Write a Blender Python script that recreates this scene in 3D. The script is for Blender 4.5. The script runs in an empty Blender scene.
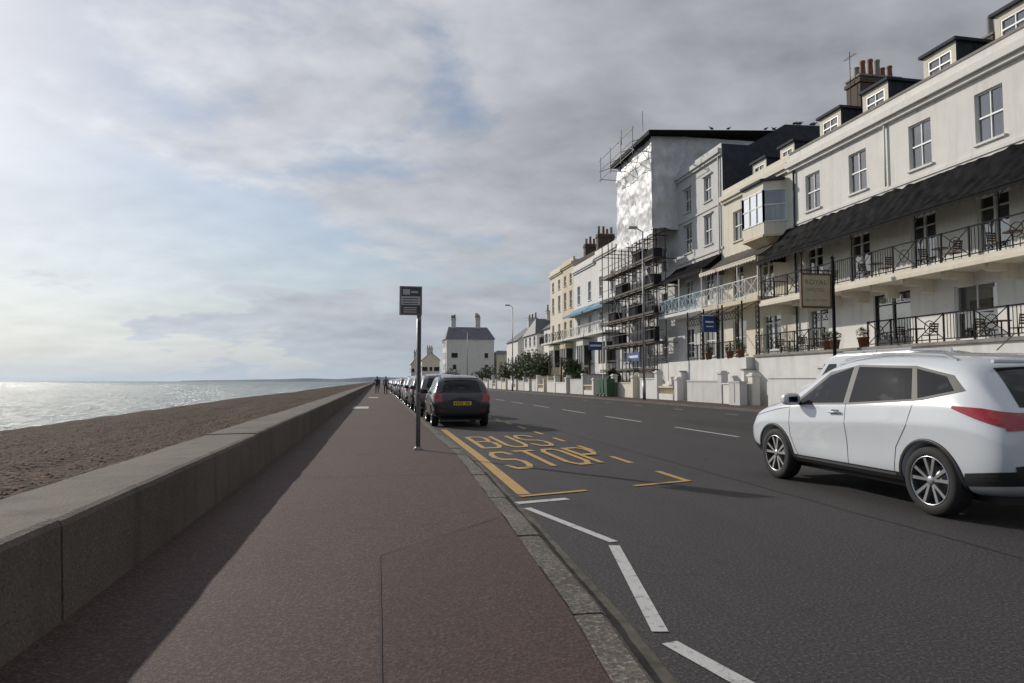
import bpy, bmesh, math, random
from mathutils import Vector, noise, Matrix
from mathutils.bvhtree import BVHTree
R=random.Random(7)
sc=bpy.context.scene
sc.view_settings.view_transform='Standard'
try: sc.view_settings.look='None'
except: pass
sc.view_settings.exposure=0
COL=sc.collection
SUN=Vector((-1,1.45,.82)).normalized()

# ------------------------------------------------------------ materials
def nn(nt,t,**k):
    n=nt.nodes.new(t)
    for a,b in k.items(): setattr(n,a,b)
    return n
def inp(nt,sock,v):
    if isinstance(v,bpy.types.NodeSocket): nt.links.new(v,sock)
    else: sock.default_value=v
def M(nt,op,a,b=0.0,c=None,clamp=False):
    n=nn(nt,'ShaderNodeMath',operation=op); n.use_clamp=clamp
    inp(nt,n.inputs[0],a); inp(nt,n.inputs[1],b)
    if c is not None: inp(nt,n.inputs[2],c)
    return n.outputs[0]
def MR(nt,v,a,b,c=0.0,d=1.0,smooth=False):
    n=nn(nt,'ShaderNodeMapRange')
    if smooth: n.interpolation_type='SMOOTHSTEP'
    for i,x in enumerate((v,a,b,c,d)): inp(nt,n.inputs[i],x)
    return n.outputs[0]
def MIX(nt,f,a,b):
    n=nn(nt,'ShaderNodeMix',data_type='RGBA')
    inp(nt,n.inputs[0],f); inp(nt,n.inputs[6],a if isinstance(a,bpy.types.NodeSocket) else (*a[:3],1)); inp(nt,n.inputs[7],b if isinstance(b,bpy.types.NodeSocket) else (*b[:3],1))
    return n.outputs[2]
def NOISE(nt,vec,scale,detail=4,rough=.5,dist=0):
    n=nn(nt,'ShaderNodeTexNoise'); inp(nt,n.inputs['Vector'],vec)
    n.inputs['Scale'].default_value=scale; n.inputs['Detail'].default_value=detail
    n.inputs['Roughness'].default_value=rough; n.inputs['Distortion'].default_value=dist
    return n.outputs[0]
def COORD(nt,scale=(1,1,1),kind='Object'):
    t=nn(nt,'ShaderNodeTexCoord'); m=nn(nt,'ShaderNodeMapping'); m.inputs['Scale'].default_value=scale
    nt.links.new(t.outputs[kind],m.inputs['Vector']); return m.outputs[0]
def base(name):
    m=bpy.data.materials.new(name); m.use_nodes=True; nt=m.node_tree
    return m,nt,nt.nodes['Principled BSDF']
def bump(nt,b,h,strength,dist=.02):
    n=nn(nt,'ShaderNodeBump'); n.inputs['Strength'].default_value=strength; n.inputs['Distance'].default_value=dist
    inp(nt,n.inputs['Height'],h); nt.links.new(n.outputs[0],b.inputs['Normal'])
def mat(name,col,rough=.6,var=.12,scale=2.,bmp=0,bscale=30,metal=0,stretch=(1,1,1),spec=.5,stain=0,coat=0,bd=.02):
    m,nt,b=base(name); c=COORD(nt,stretch)
    n=NOISE(nt,c,scale,4,.6)
    f=MR(nt,n,.3,.7)
    o=MIX(nt,f,tuple(x*(1-var) for x in col),tuple(min(x*(1+var),.95) for x in col))
    if stain:
        c2=COORD(nt,(1.2,1.2,.12)); s=NOISE(nt,c2,2.2,5,.65)
        s=MR(nt,s,.50,.76,0,stain)
        o=MIX(nt,s,o,(col[0]*.5,col[1]*.47,col[2]*.42))
    nt.links.new(o,b.inputs['Base Color'])
    b.inputs['Roughness'].default_value=rough; b.inputs['Metallic'].default_value=metal
    b.inputs['Specular IOR Level'].default_value=spec
    if coat: b.inputs['Coat Weight'].default_value=coat; b.inputs['Coat Roughness'].default_value=.04
    if bmp: bump(nt,b,NOISE(nt,COORD(nt),bscale,3,.6),bmp,bd)
    return m
WHITE=mat('white_render',(.76,.74,.69),.75,.05,1.2,.2,18,stain=.32)
WHITE2=mat('white_paint_wall',(.70,.69,.66),.7,.06,1.5,.2,20,stain=.45)
CREAM=mat('cream_render',(.64,.55,.40),.75,.06,1.2,.2,18,stain=.35)
CREAM2=mat('pale_cream_render',(.72,.66,.54),.75,.05,1.2,.2,18,stain=.35)
GREYR=mat('pale_grey_render',(.60,.59,.575),.75,.06,1.2,.2,18,stain=.45)
SLATE=mat('slate',(.075,.078,.09),.6,.3,3,.5,12,stretch=(1,3,3))
DSLATE=mat('dark_slate_hanging',(.05,.055,.068),.8,.25,2,.4,10,spec=.2)
CANOPY=mat('black_canopy_metal',(.006,.006,.007),.7,.5,3,.4,5,spec=.08,bd=.04)
IRON=mat('black_iron',(.010,.010,.011),.7,.2,5,spec=.15)
WIRON=mat('white_iron',(.62,.62,.6),.5,.1,5)
FRAME=mat('window_frame_white',(.76,.76,.74),.4,.04,5)
DARKF=mat('dark_frame',(.02,.02,.022),.4,.1,5)
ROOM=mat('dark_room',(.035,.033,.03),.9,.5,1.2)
CURT=mat('curtain',(.45,.43,.39),.9,.2,8,stretch=(1,4,.3))
def brickmat():
    m,nt,b=base('brick'); c=COORD(nt,(1,1,1)); 
    sp=nn(nt,'ShaderNodeSeparateXYZ'); nt.links.new(c,sp.inputs[0]); cb=nn(nt,'ShaderNodeCombineXYZ')
    nt.links.new(M(nt,'ADD',sp.outputs[0],sp.outputs[1]),cb.inputs[0]); nt.links.new(sp.outputs[2],cb.inputs[1])
    t=nn(nt,'ShaderNodeTexBrick'); nt.links.new(cb.outputs[0],t.inputs['Vector'])
    t.inputs['Color1'].default_value=(.10,.062,.045,1); t.inputs['Color2'].default_value=(.07,.045,.035,1); t.inputs['Mortar'].default_value=(.14,.125,.11,1)
    t.inputs['Scale'].default_value=2.2; t.inputs['Mortar Size'].default_value=.02
    nt.links.new(t.outputs[0],b.inputs['Base Color']); b.inputs['Roughness'].default_value=.85
    return m
BRICK=brickmat()
TERRA=mat('terracotta',(.21,.09,.05),.7,.25,6)
GLASSW,nt,b=base('window_glass')
nt.nodes.remove(b); out=nt.nodes['Material Output']
tr=nn(nt,'ShaderNodeBsdfTransparent'); tr.inputs[0].default_value=(.8,.83,.85,1); gl=nn(nt,'ShaderNodeBsdfGlossy'); gl.inputs['Roughness'].default_value=.03
gl.inputs['Color'].default_value=(.9,.9,.9,1)
fr=nn(nt,'ShaderNodeFresnel'); fr.inputs[0].default_value=1.5
bp=nn(nt,'ShaderNodeBump'); bp.inputs['Strength'].default_value=.06; nt.links.new(NOISE(nt,COORD(nt),1.6,2),bp.inputs['Height']); nt.links.new(bp.outputs[0],gl.inputs['Normal'])
mx=nn(nt,'ShaderNodeMixShader'); nt.links.new(M(nt,'ADD',fr.outputs[0],.22,clamp=True),mx.inputs[0]); nt.links.new(tr.outputs[0],mx.inputs[1]); nt.links.new(gl.outputs[0],mx.inputs[2]); nt.links.new(mx.outputs[0],out.inputs[0])
CONC=mat('concrete',(.27,.25,.22),.85,.25,1.5,.6,25,stain=.5)
WOOD=mat('brown_wood',(.10,.055,.03),.6,.3,6)
STEEL=mat('galvanised_steel',(.28,.28,.29),.45,.15,6,metal=.6)
TUBE=mat('scaffold_tube',(.10,.09,.085),.6,.3,6,metal=.3)
PLANK=mat('scaffold_board',(.12,.095,.07),.85,.4,4)
BLUEA=mat('blue_awning',(.12,.27,.36),.7,.15,4)
BLUES=mat('blue_sign',(.02,.07,.22),.4,.1,4)
GREEN=mat('green_plastic',(.02,.09,.035),.45,.1,4)
LEAF=mat('foliage',(.055,.075,.028),.7,.5,1.5)
LEAF2=mat('foliage_light',(.09,.11,.045),.7,.4,1.5)
BARK=mat('bark',(.09,.065,.045),.9,.3,8,.5)
NET=mat('debris_net',(.04,.04,.042),.9,.3,3,spec=.1)
SHEET,nt,b=base('plastic_sheeting')
n=NOISE(nt,COORD(nt,(1,1,.45)),1.5,6,.65,.8)
nt.links.new(MIX(nt,MR(nt,n,.3,.7),(.50,.505,.52),(.74,.74,.74)),b.inputs['Base Color']); b.inputs['Roughness'].default_value=.45
bump(nt,b,n,.7,.11)

def ground_mat(name,c1,c2,rough,patch=.14,grain=90,bs=.5,crack=True,lift=.55):
    m,nt,b=base(name); c=COORD(nt); big=NOISE(nt,c,patch,4,.6); mid=NOISE(nt,COORD(nt,(1,.18,1)),1.1,4,.65)
    fine=NOISE(nt,c,grain,3,.75)
    o=MIX(nt,MR(nt,big,.35,.65),c1,c2)
    o=MIX(nt,MR(nt,mid,.35,.75,0,.5),o,tuple(x*.6 for x in c1))
    o=MIX(nt,MR(nt,fine,.52,.70,0,lift),o,tuple(min(1,x*3.0) for x in c2))
    o=MIX(nt,MR(nt,fine,.5,.32,0,.65),o,tuple(x*.35 for x in c1))
    sp=NOISE(nt,c,2.6,3,.5); o=MIX(nt,MR(nt,sp,.64,.76,0,.5),o,tuple(x*.45 for x in c1))
    if crack:
        v=nn(nt,'ShaderNodeTexVoronoi',feature='DISTANCE_TO_EDGE'); v.inputs['Scale'].default_value=.33
        dv=nn(nt,'ShaderNodeVectorMath',operation='ADD'); nt.links.new(c,dv.inputs[0])
        nz=nn(nt,'ShaderNodeTexNoise'); nz.inputs['Scale'].default_value=1.5; nz.inputs['Detail'].default_value=4; nt.links.new(c,nz.inputs['Vector']); nt.links.new(nz.outputs[1],dv.inputs[1]); nt.links.new(dv.outputs[0],v.inputs['Vector'])
        k=M(nt,'MULTIPLY',MR(nt,v.outputs[0],.005,.0,0,1),MR(nt,NOISE(nt,c,.22,2),.5,.6,0,.7))
        o=MIX(nt,k,o,tuple(x*.45 for x in c1))
    nt.links.new(o,b.inputs['Base Color']); inp(nt,b.inputs['Roughness'],MR(nt,big,.3,.7,rough-.06,rough+.08)); b.inputs['Specular IOR Level'].default_value=.35
    bump(nt,b,fine,bs,.012); return m
ROAD=ground_mat('asphalt',(.041,.038,.038),(.053,.049,.048),.75,grain=48,bs=.7,lift=.7)
PAVE=ground_mat('pavement_asphalt',(.066,.041,.036),(.085,.055,.047),.8,.25,55,bs=.6,lift=.5)
PAVER=ground_mat('pavement_red_asphalt',(.062,.036,.033),(.078,.047,.042),.8,.4,55,bs=.6,lift=.45)
SEAM=mat('tar_seam',(.030,.021,.019),.8,.3,8)
GROUND=mat('ground_earth',(.16,.15,.11),.9,.2,.3,.2,4)
KERB=ground_mat('kerb_granite',(.095,.083,.070),(.165,.148,.125),.85,1.4,40,.8,crack=False)
def paint(name,col,under,w0=.56,w1=.66,mx=.75):
    m,nt,b=base(name); c=COORD(nt); n=NOISE(nt,c,14,5,.75); n2=NOISE(nt,c,1.1,3)
    f=MR(nt,M(nt,'ADD',n,M(nt,'MULTIPLY',n2,.3)),w0+.15,w1+.15,0,mx)
    g=NOISE(nt,c,3,4); cc=MIX(nt,g,tuple(x*.8 for x in col),col)
    nt.links.new(MIX(nt,f,cc,under),b.inputs['Base Color']); b.inputs['Roughness'].default_value=.65
    bump(nt,b,NOISE(nt,c,60,2),.4,.008); return m
YEL=paint('yellow_road_paint',(.50,.30,.085),(.07,.065,.06),.55,.70,.7)
YEL2=paint('yellow_letter_paint',(.50,.31,.10),(.09,.07,.055),.60,.80,.6)
WHT=paint('white_road_paint',(.56,.55,.53),(.08,.075,.07),.54,.70)
SEAW,nt,b=base('sea_wall_concrete'); c=COORD(nt); big=NOISE(nt,c,.8,6,.65); f=NOISE(nt,c,45,3,.7)
o=MIX(nt,MR(nt,big,.3,.7),(.085,.069,.053),(.150,.127,.101)); o=MIX(nt,MR(nt,f,.55,.7,0,.6),o,(.24,.21,.18)); o=MIX(nt,MR(nt,f,.42,.3,0,.6),o,(.035,.03,.025))
st=NOISE(nt,COORD(nt,(1,1,.1)),3,4,.6); o=MIX(nt,MR(nt,st,.5,.7,0,.5),o,(.045,.040,.031))
nt.links.new(o,b.inputs['Base Color']); b.inputs['Roughness'].default_value=.9; bump(nt,b,f,.8,.014)
SHING,nt,b=base('shingle'); c=COORD(nt); v=nn(nt,'ShaderNodeTexVoronoi'); v.inputs['Scale'].default_value=18; nt.links.new(c,v.inputs['Vector'])
sp=nn(nt,'ShaderNodeSeparateColor'); nt.links.new(v.outputs['Color'],sp.inputs[0])
o=MIX(nt,M(nt,'POWER',sp.outputs[0],1.6),(.038,.024,.016),(.18,.122,.083)); big=NOISE(nt,COORD(nt,(1,.2,1)),.7,5,.7)
o=MIX(nt,MR(nt,big,.38,.62,0,.6),o,(.045,.029,.019)); cl=NOISE(nt,c,5,3,.7); o=MIX(nt,MR(nt,cl,.5,.65,0,.45),o,(.032,.021,.014)); nt.links.new(o,b.inputs['Base Color']); b.inputs['Roughness'].default_value=.95; b.inputs['Specular IOR Level'].default_value=.15
bump(nt,b,M(nt,'ADD',v.outputs['Distance'],M(nt,'MULTIPLY',cl,1.5)),.9,.05)
SEA,nt,b=base('sea_water')
n1=NOISE(nt,COORD(nt,(1,.6,1)),.9,5,.72,.3); n2=NOISE(nt,COORD(nt,(1,.35,1)),.04,4,.6)
o=MIX(nt,MR(nt,n2,.35,.65),(.040,.090,.080),(.085,.145,.125)); fm=NOISE(nt,COORD(nt,(.4,1.4,1)),.30,7,.78); o=MIX(nt,MR(nt,fm,.61,.65,0,.75),o,(.7,.73,.72))  # pale flecks: foam, and sun sparkle painted into the water colour
nt.links.new(o,b.inputs['Base Color']); b.inputs['Roughness'].default_value=.24; b.inputs['IOR'].default_value=1.33
bump(nt,b,n1,1.0,1.0)

# ------------------------------------------------------------ builder
class MB:
    def __init__(s): s.v=[];s.f=[];s.m=[];s.mats=[];s.sm=[]
    def mi(s,m):
        if m not in s.mats: s.mats.append(m)
        return s.mats.index(m)
    def face(s,pts,m,smooth=False):
        k=len(s.v); s.v+= [tuple(p) for p in pts]; s.f.append(tuple(range(k,k+len(pts)))); s.m.append(s.mi(m)); s.sm.append(smooth)
    def box(s,x0,x1,y0,y1,z0,z1,m):
        k=len(s.v); s.v+=[(x0,y0,z0),(x1,y0,z0),(x1,y1,z0),(x0,y1,z0),(x0,y0,z1),(x1,y0,z1),(x1,y1,z1),(x0,y1,z1)]
        for q in ((0,3,2,1),(4,5,6,7),(0,1,5,4),(1,2,6,5),(2,3,7,6),(3,0,4,7)):
            s.f.append(tuple(k+i for i in q)); s.m.append(s.mi(m)); s.sm.append(False)
    def beam(s,p,q,r,m,n=4,r2=None,cap=True):
        p=Vector(p);q=Vector(q);d=(q-p)
        if d.length<1e-6:return
        d.normalize(); a=Vector((0,0,1)) if abs(d.z)<.9 else Vector((1,0,0)); u=d.cross(a).normalized(); w=d.cross(u)
        k=len(s.v); r2=r if r2 is None else r2
        for c,rr in ((p,r),(q,r2)):
            for i in range(n):
                t=2*math.pi*(i+.5)/n; s.v.append(tuple(c+u*math.cos(t)*rr+w*math.sin(t)*rr))
        for i in range(n):
            j=(i+1)%n; s.f.append((k+i,k+j,k+n+j,k+n+i)); s.m.append(s.mi(m)); s.sm.append(n>6)
        if cap:
            s.f.append(tuple(k+i for i in range(n))[::-1]); s.m.append(s.mi(m)); s.sm.append(False)
            s.f.append(tuple(k+n+i for i in range(n))); s.m.append(s.mi(m)); s.sm.append(False)
    def lathe(s,prof,axis_o,ax,m,n=24,smooth=True):
        ax=Vector(ax).normalized(); a=Vector((0,0,1)) if abs(ax.z)<.9 else Vector((1,0,0)); u=ax.cross(a).normalized(); w=ax.cross(u); o=Vector(axis_o)
        k=len(s.v)
        for r,t in prof:
            for i in range(n):
                th=2*math.pi*i/n; s.v.append(tuple(o+ax*t+u*math.cos(th)*r+w*math.sin(th)*r))
        for a_ in range(len(prof)-1):
            for i in range(n):
                j=(i+1)%n; s.f.append((k+a_*n+i,k+a_*n+j,k+(a_+1)*n+j,k+(a_+1)*n+i)); s.m.append(s.mi(m)); s.sm.append(smooth)
    def mesh(s,name):
        me=bpy.data.meshes.new(name); me.from_pydata(s.v,[],s.f)
        for m in s.mats: me.materials.append(m)
        me.polygons.foreach_set('material_index',s.m); me.polygons.foreach_set('use_smooth',s.sm); me.update(); return me
    def build(s,name,parent=None):
        if not s.f: return None
        o=bpy.data.objects.new(name,s.mesh(name)); COL.objects.link(o)
        if parent: o.parent=parent
        return o
def empty(name,loc=(0,0,0)):
    e=bpy.data.objects.new(name,None); e.location=loc; COL.objects.link(e); return e

# ------------------------------------------------------------ ground & road
def kx(y):
    P=[(-20,.6),(0,1.05),(2.77,1.17),(3.77,1.25),(6.4,1.36),(11.7,1.53),(18,1.5),(500,1.5)]
    for (a,xa),(b,xb) in zip(P,P[1:]):
        if y<=b: return xa+(xb-xa)*(y-a)/(b-a)
    return 1.5
ysamp=[-15,-5,0,1,2,2.77,3.77,5,6.4,8,10,11.7,15,18,30,60,120,250,500]
g=MB(); g.face([(-2.2,-400,-.02),(4000,-400,-.02),(4000,6000,-.02),(-2.2,6000,-.02)],GROUND); g.build('ground')
g=MB()
for a,b_ in zip(ysamp,ysamp[1:]): g.face([(kx(a)-.03,a,0),(16.03,a,0),(16.03,b_,0),(kx(b_)-.03,b_,0)],ROAD)
g.build('road')
g=MB()
for a,b_ in zip(ysamp,ysamp[1:]): g.face([(-1.7,a,.08),(kx(a)-.2,a,.08),(kx(b_)-.2,b_,.08),(-1.7,b_,.08)],PAVE)
g.build('pavement')
g=MB()
for a,b_ in zip([-10,0,2.77,3.77],[0,2.77,3.77,5.1]): g.face([(.03,a,.084),(kx(a)-.21,a,.084),(kx(b_)-.21,b_,.084),(.03,b_,.084)],PAVER)
g.face([(.03,5.1,.084),(kx(5.1)-.21,5.1,.084),(kx(6.3)-.21,6.3,.084)],PAVER)
g.build('pavement_patch')
g=MB()
def strip(g,pts,w,z,m,dz=0):
    for p,q in zip(pts,pts[1:]):
        d=Vector((q[0]-p[0],q[1]-p[1],0)); n=Vector((-d.y,d.x,0)).normalized()*w/2
        g.face([(p[0]-n.x,p[1]-n.y,z),(p[0]+n.x,p[1]+n.y,z),(q[0]+n.x,q[1]+n.y,z),(q[0]-n.x,q[1]-n.y,z)],m); z+=dz
def wob(p,q,n=14,a=.012):
    return [(p[0]+(q[0]-p[0])*i/n+R.uniform(-a,a),p[1]+(q[1]-p[1])*i/n+R.uniform(-a,a)) for i in range(n+1)]
strip(g,wob((.03,-1),(.03,5.1),20,.003),.009,.088,SEAM); strip(g,wob((.03,5.1),(1.1,6.32),8,.003),.009,.088,SEAM)
strip(g,wob((-1.6,9.3),(1.2,9.4)),.012,.0885,SEAM); strip(g,wob((-1.6,19),(1.2,19.1)),.02,.0885,SEAM)
g.build('pavement_seam')
g=MB()
y=-6
while y<130:
    L=.9*(1+R.uniform(-.1,.1)) if y<40 else 4
    a=y+.008; b_=y+L-.008; h=.08+R.uniform(-.004,.006); j=R.uniform(-.008,.008)
    w=.2; NS=6; k=len(g.v); mi_=g.mi(KERB)
    for q in range(NS+1):
        yy=a+(b_-a)*q/NS; e=lambda s_: noise.noise(Vector((yy*3,s_,j*99)))*.007
        for (x,z) in ((kx(yy)-w,h+.004),(kx(yy)-w*.55,h+.006),(kx(yy)-.035+j,h+.004),(kx(yy)-.008+j,h-.012),(kx(yy)+.012+j,-.03)): g.v.append((x+e(x),yy,z+e(x+7)*.7))
    for q in range(NS):
        for i in range(4): g.f.append((k+q*5+i,k+q*5+i+1,k+q*5+i+6,k+q*5+i+5)); g.m.append(mi_); g.sm.append(False)
    g.f.append((k,k+1,k+2,k+3,k+4)); g.m.append(mi_); g.sm.append(False)
    y+=L
g.build('kerb')
g=MB(); strip(g,[(kx(a)+.07,a) for a in ysamp[1:]],.12,.003,mat('gutter_dirt',(.075,.066,.054),.9,.5,6)); g.build('gutter')
g=MB(); g.box(15.98,16.15,-10,300,-.02,.11,KERB); g.build('kerb')
g=MB(); g.box(16.152,18.7,-10,300,-.01,.105,PAVE); g.build('pavement')
g=MB(); g.box(18.7,60,-10,95,-.01,.11,CONC); g.build('forecourt')
g=MB()
RP=ground_mat('asphalt_patch',(.033,.031,.031),(.042,.040,.039),.7,.4,grain=55)
strip(g,wob((4.75,2),(4.8,60),80,.02),.03,.004,SEAM); strip(g,wob((9.6,10),(9.65,70),60,.02),.03,.004,SEAM)
g.face([(10,14,.004),(11.6,14,.004),(11.6,22,.004),(10,22,.004)],RP)
g.build('road_repair')
mk=empty('bus_bay_marking')
g=MB(); strip(g,[(1.70,8.0),(1.76,12),(1.78,19)],.16,.005,YEL)
strip(g,[(1.62,7.85),(2.50,8.13)],.09,.009,YEL); strip(g,[(3.2,8.36),(4.1,8.66)],.09,.009,YEL)
y=8.66
while y<26: strip(g,[(4.06,y),(4.06,y+1.0)],.1,.0055,YEL); y+=2.05
g.build('bay_lines',mk)
GLY={'S':[[(1,.82),(.78,1),(.22,1),(0,.85),(0,.65),(.22,.52),(.78,.48),(1,.35),(1,.15),(.78,0),(.22,0),(0,.18)]],
'T':[[(0,1),(1,1)],[(.5,1),(.5,0)]],'O':[[(.25,0),(.75,0),(1,.15),(1,.85),(.75,1),(.25,1),(0,.85),(0,.15),(.25,0)]],
'P':[[(0,0),(0,1),(.75,1),(1,.87),(1,.63),(.75,.5),(0,.5)]],'U':[[(0,1),(0,.15),(.22,0),(.78,0),(1,.15),(1,1)]],
'B':[[(0,0),(0,1),(.75,1),(.95,.88),(.95,.64),(.75,.53),(0,.53)],[(.75,.53),(1,.4),(1,.13),(.75,0),(0,0)]]}
def roadword(word,x0,y0,lw,gap,h,ang,name):
    g=MB(); z=.005; ca,sa=math.cos(ang),math.sin(ang)
    for i,ch in enumerate(word):
        for pl in GLY[ch]:
            pts=[]
            for (u,v) in pl:
                a=i*(lw+gap)+u*lw; b_=v*h; pts.append((x0+a*ca,y0+a*sa+b_))
            for p,q in zip(pts,pts[1:]):
                dx,dy=q[0]-p[0],q[1]-p[1]; L=math.hypot(dx,dy); w=.10 if abs(dy)>abs(dx) else .21
                ex,ey=dx/L*.035,dy/L*.035
                strip(g,[(p[0]-ex,p[1]-ey),(q[0]+ex,q[1]+ey)],w,z,YEL2); z+=.0004
    g.build(name,mk)
roadword('STOP',2.02,10.35,.38,.165,2.35,math.radians(17),'letters_stop')
roadword('BUS',2.08,13.6,.40,.17,2.7,math.radians(9),'letters_bus')
def text(s,name,parent,w,h,m,mtx,bold=0.0):
    cu=bpy.data.curves.new('t','FONT'); cu.body=s; cu.offset=bold; cu.space_character=1.12; o=bpy.data.objects.new('t',cu); COL.objects.link(o)
    bpy.context.view_layer.update(); dg=bpy.context.evaluated_depsgraph_get()
    me=bpy.data.meshes.new_from_object(o.evaluated_get(dg)); bpy.data.objects.remove(o)
    xs=[v.co.x for v in me.vertices]; ys=[v.co.y for v in me.vertices]
    for v in me.vertices: v.co.x=(v.co.x-min(xs))/(max(xs)-min(xs))*w; v.co.y=(v.co.y-min(ys))/(max(ys)-min(ys))*h
    me.transform(mtx)
    me.materials.clear(); me.materials.append(m); ob=bpy.data.objects.new(name,me); COL.objects.link(ob); ob.parent=parent; return ob
g=MB()
strip(g,[(1.50,7.45),(2.12,7.62)],.13,.005,WHT)
strip(g,[(1.55,7.15),(1.93,5.52)],.085,.005,WHT)
strip(g,[(1.89,5.40),(1.485,3.52)],.09,.005,WHT)
strip(g,[(1.47,3.37),(1.9,1.6)],.095,.005,WHT)
g.build('zigzag_marking')
g=MB(); y=9
while y<220:
    strip(g,[(8.45,y),(8.45,y+3.6)],.11,.005,WHT); y+=6.2
y=20
while y<200:
    strip(g,[(13.9,y),(13.9,y+1.0)],.09,.005,WHT); y+=5
g.build('centre_line_marking')
g=MB(); 
for (x,y) in ((-.75,32),(-.3,52)): g.face([(x-.35,y,.089),(x+.35,y,.089),(x+.35,y+2.5,.089),(x-.35,y+2.5,.089)],WHT)  # two pale rectangles laid flat on the pavement
g.build('pavement_pale_patches')

# ------------------------------------------------------------ sea wall
g=MB()
ends=[-9,4.05]+[4.05+6*k for k in range(1,60)]
for a,b_ in zip(ends,ends[1:]):
    a+=.007;b_-=.007; t=.61+R.uniform(-.006,.006); j=R.uniform(-.006,.006)
    P=[(-1.60+j,.0),(-1.62+j,t-.04),(-1.635+j,t-.012),(-1.67+j,t),(-2.0+j,t-.004),(-2.28,t-.01),(-2.31,t-.04),(-2.31,-.6)]
    ny=40 if a<20 else 12; k=len(g.v); np_=len(P)
    for q in range(ny+1):
        yy=a+(b_-a)*q/ny
        for (x,z) in P: 
            e=noise.noise(Vector((x*2,yy*1.7,z*3)))*.008+noise.noise(Vector((x*9,yy*8,z*9)))*.005
            g.v.append((x+e,yy,z+e))
    for q in range(ny):
        for c in range(np_-1): g.f.append((k+q*np_+c,k+q*np_+c+1,k+(q+1)*np_+c+1,k+(q+1)*np_+c)); g.m.append(g.mi(SEAW)); g.sm.append(False)
    for q in (0,ny): g.f.append(tuple(k+q*np_+c for c in range(np_))); g.m.append(0); g.sm.append(False)
g.build('sea_wall')
g=MB()
xs=[-2.25-.16*i for i in range(70)]; xs+= [xs[-1]-.7*i for i in range(1,60)]
ys=[-6+.3*i for i in range(120)]; s=.35
while ys[-1]<700: ys.append(ys[-1]+s); s*=1.03
def bz(x,y):
    d=-x-2.3
    pr=[(0,.44),(1.0,.38),(3,.24),(6,.1),(9,-.25),(12,-.6),(24,-2.5),(50,-6.5)]
    for (a,za),(b,zb) in zip(pr,pr[1:]):
        if d<=b: z=za+(zb-za)*(d-a)/(b-a); break
    else: z=-6.5
    z+=noise.noise(Vector((x*.5,y*.12,1)))*.11+noise.noise(Vector((x*1.8,y*.45,5)))*.06+noise.noise(Vector((x*4,y*3,9)))*.022+abs(noise.noise(Vector((x*2.5,y*.25,3))))*.05
    return z
nx=len(xs)
for y in ys:
    for x in xs: g.v.append((x+ (math.sin(y*.06)*.8+noise.noise(Vector((0,y*.15,0)))*1.2 if x<-12 else 0),y,bz(x,y)))
mi=g.mi(SHING)
for j in range(len(ys)-1):
    for i in range(nx-1):
        g.f.append((j*nx+i,(j+1)*nx+i,(j+1)*nx+i+1,j*nx+i+1)); g.m.append(mi); g.sm.append(True)
g.build('beach')
PEB=mat('pebble',(.12,.083,.058),.9,.7,3,spec=.2)
g=MB()
for _ in range(6500):
    y=2+ (R.random()**1.6)*22; x=-2.4-R.random()*5.5; s=R.uniform(.012,.036); z=bz(x,y)+s*.2; a=R.uniform(0,3.1)
    c_,s2=math.cos(a)*s,math.sin(a)*s; T=(x,y,z+s*.55); B_=[(x+c_*1.2,y+s2*1.2,z),(x-s2*.8,y+c_*.8,z+.1*s),(x-c_*1.2,y-s2*1.2,z),(x+s2*.8,y-c_*.8,z)]
    k=len(g.v); g.v+=[T]+B_
    for i in range(4): g.f.append((k,k+1+i,k+1+(i+1)%4)); g.m.append(g.mi(PEB)); g.sm.append(True)
g.build('pebbles')
g=MB(); NA=260; r=34.; rings=[]
while r<1400: rings.append(r); r*=1.0115
rings+=[1700,2500,4500,12000]
th0,th1=math.radians(-75),math.radians(3)
for rr in rings:
    f=1.0 if rr<900 else max(0,1-(rr-900)/600)
    for i in range(NA+1):
        t=i/NA; th=th0+(th1-th0)*(t**.6)
        x=rr*math.sin(th); y=rr*math.cos(th)
        z=(noise.noise(Vector((x*.16,y*.09,0)))*.28+noise.noise(Vector((x*.55,y*.3,4)))*.18+noise.noise(Vector((x*1.3,y*.9,7)))*.12)*f*min(1,max(.35,(rr)/90))
        g.v.append((x,y,-2.5+z))
mi=g.mi(SEA)
for j in range(len(rings)-1):
    for i in range(NA): q=j*(NA+1)+i; g.f.append((q,q+1,q+NA+2,q+NA+1)); g.m.append(mi); g.sm.append(True)
g.face([(-9000,-3000,-2.9),(60,-3000,-2.9),(60,60,-2.9),(-9000,60,-2.9)],SEA)
g.build('sea')
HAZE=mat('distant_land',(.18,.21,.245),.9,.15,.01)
g=MB(); n=60
for i in range(n):
    a=i/n;b_=(i+1)/n
    def P(t): return (-1000+1600*t, 3800-600*t)
    def H(t): return 3+ 30*t**.9*(.75+.5*noise.noise(Vector((t*9,0,3))))
    (x0,y0),(x1,y1)=P(a),P(b_)
    g.face([(x0,y0,-3),(x1,y1,-3),(x1,y1+60,H(b_)),(x0,y0+60,H(a))],HAZE); g.face([(x0,y0+60,H(a)),(x1,y1+60,H(b_)),(x1,y1+900,-3),(x0,y0+900,-3)],HAZE)
g.build('headland')

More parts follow.
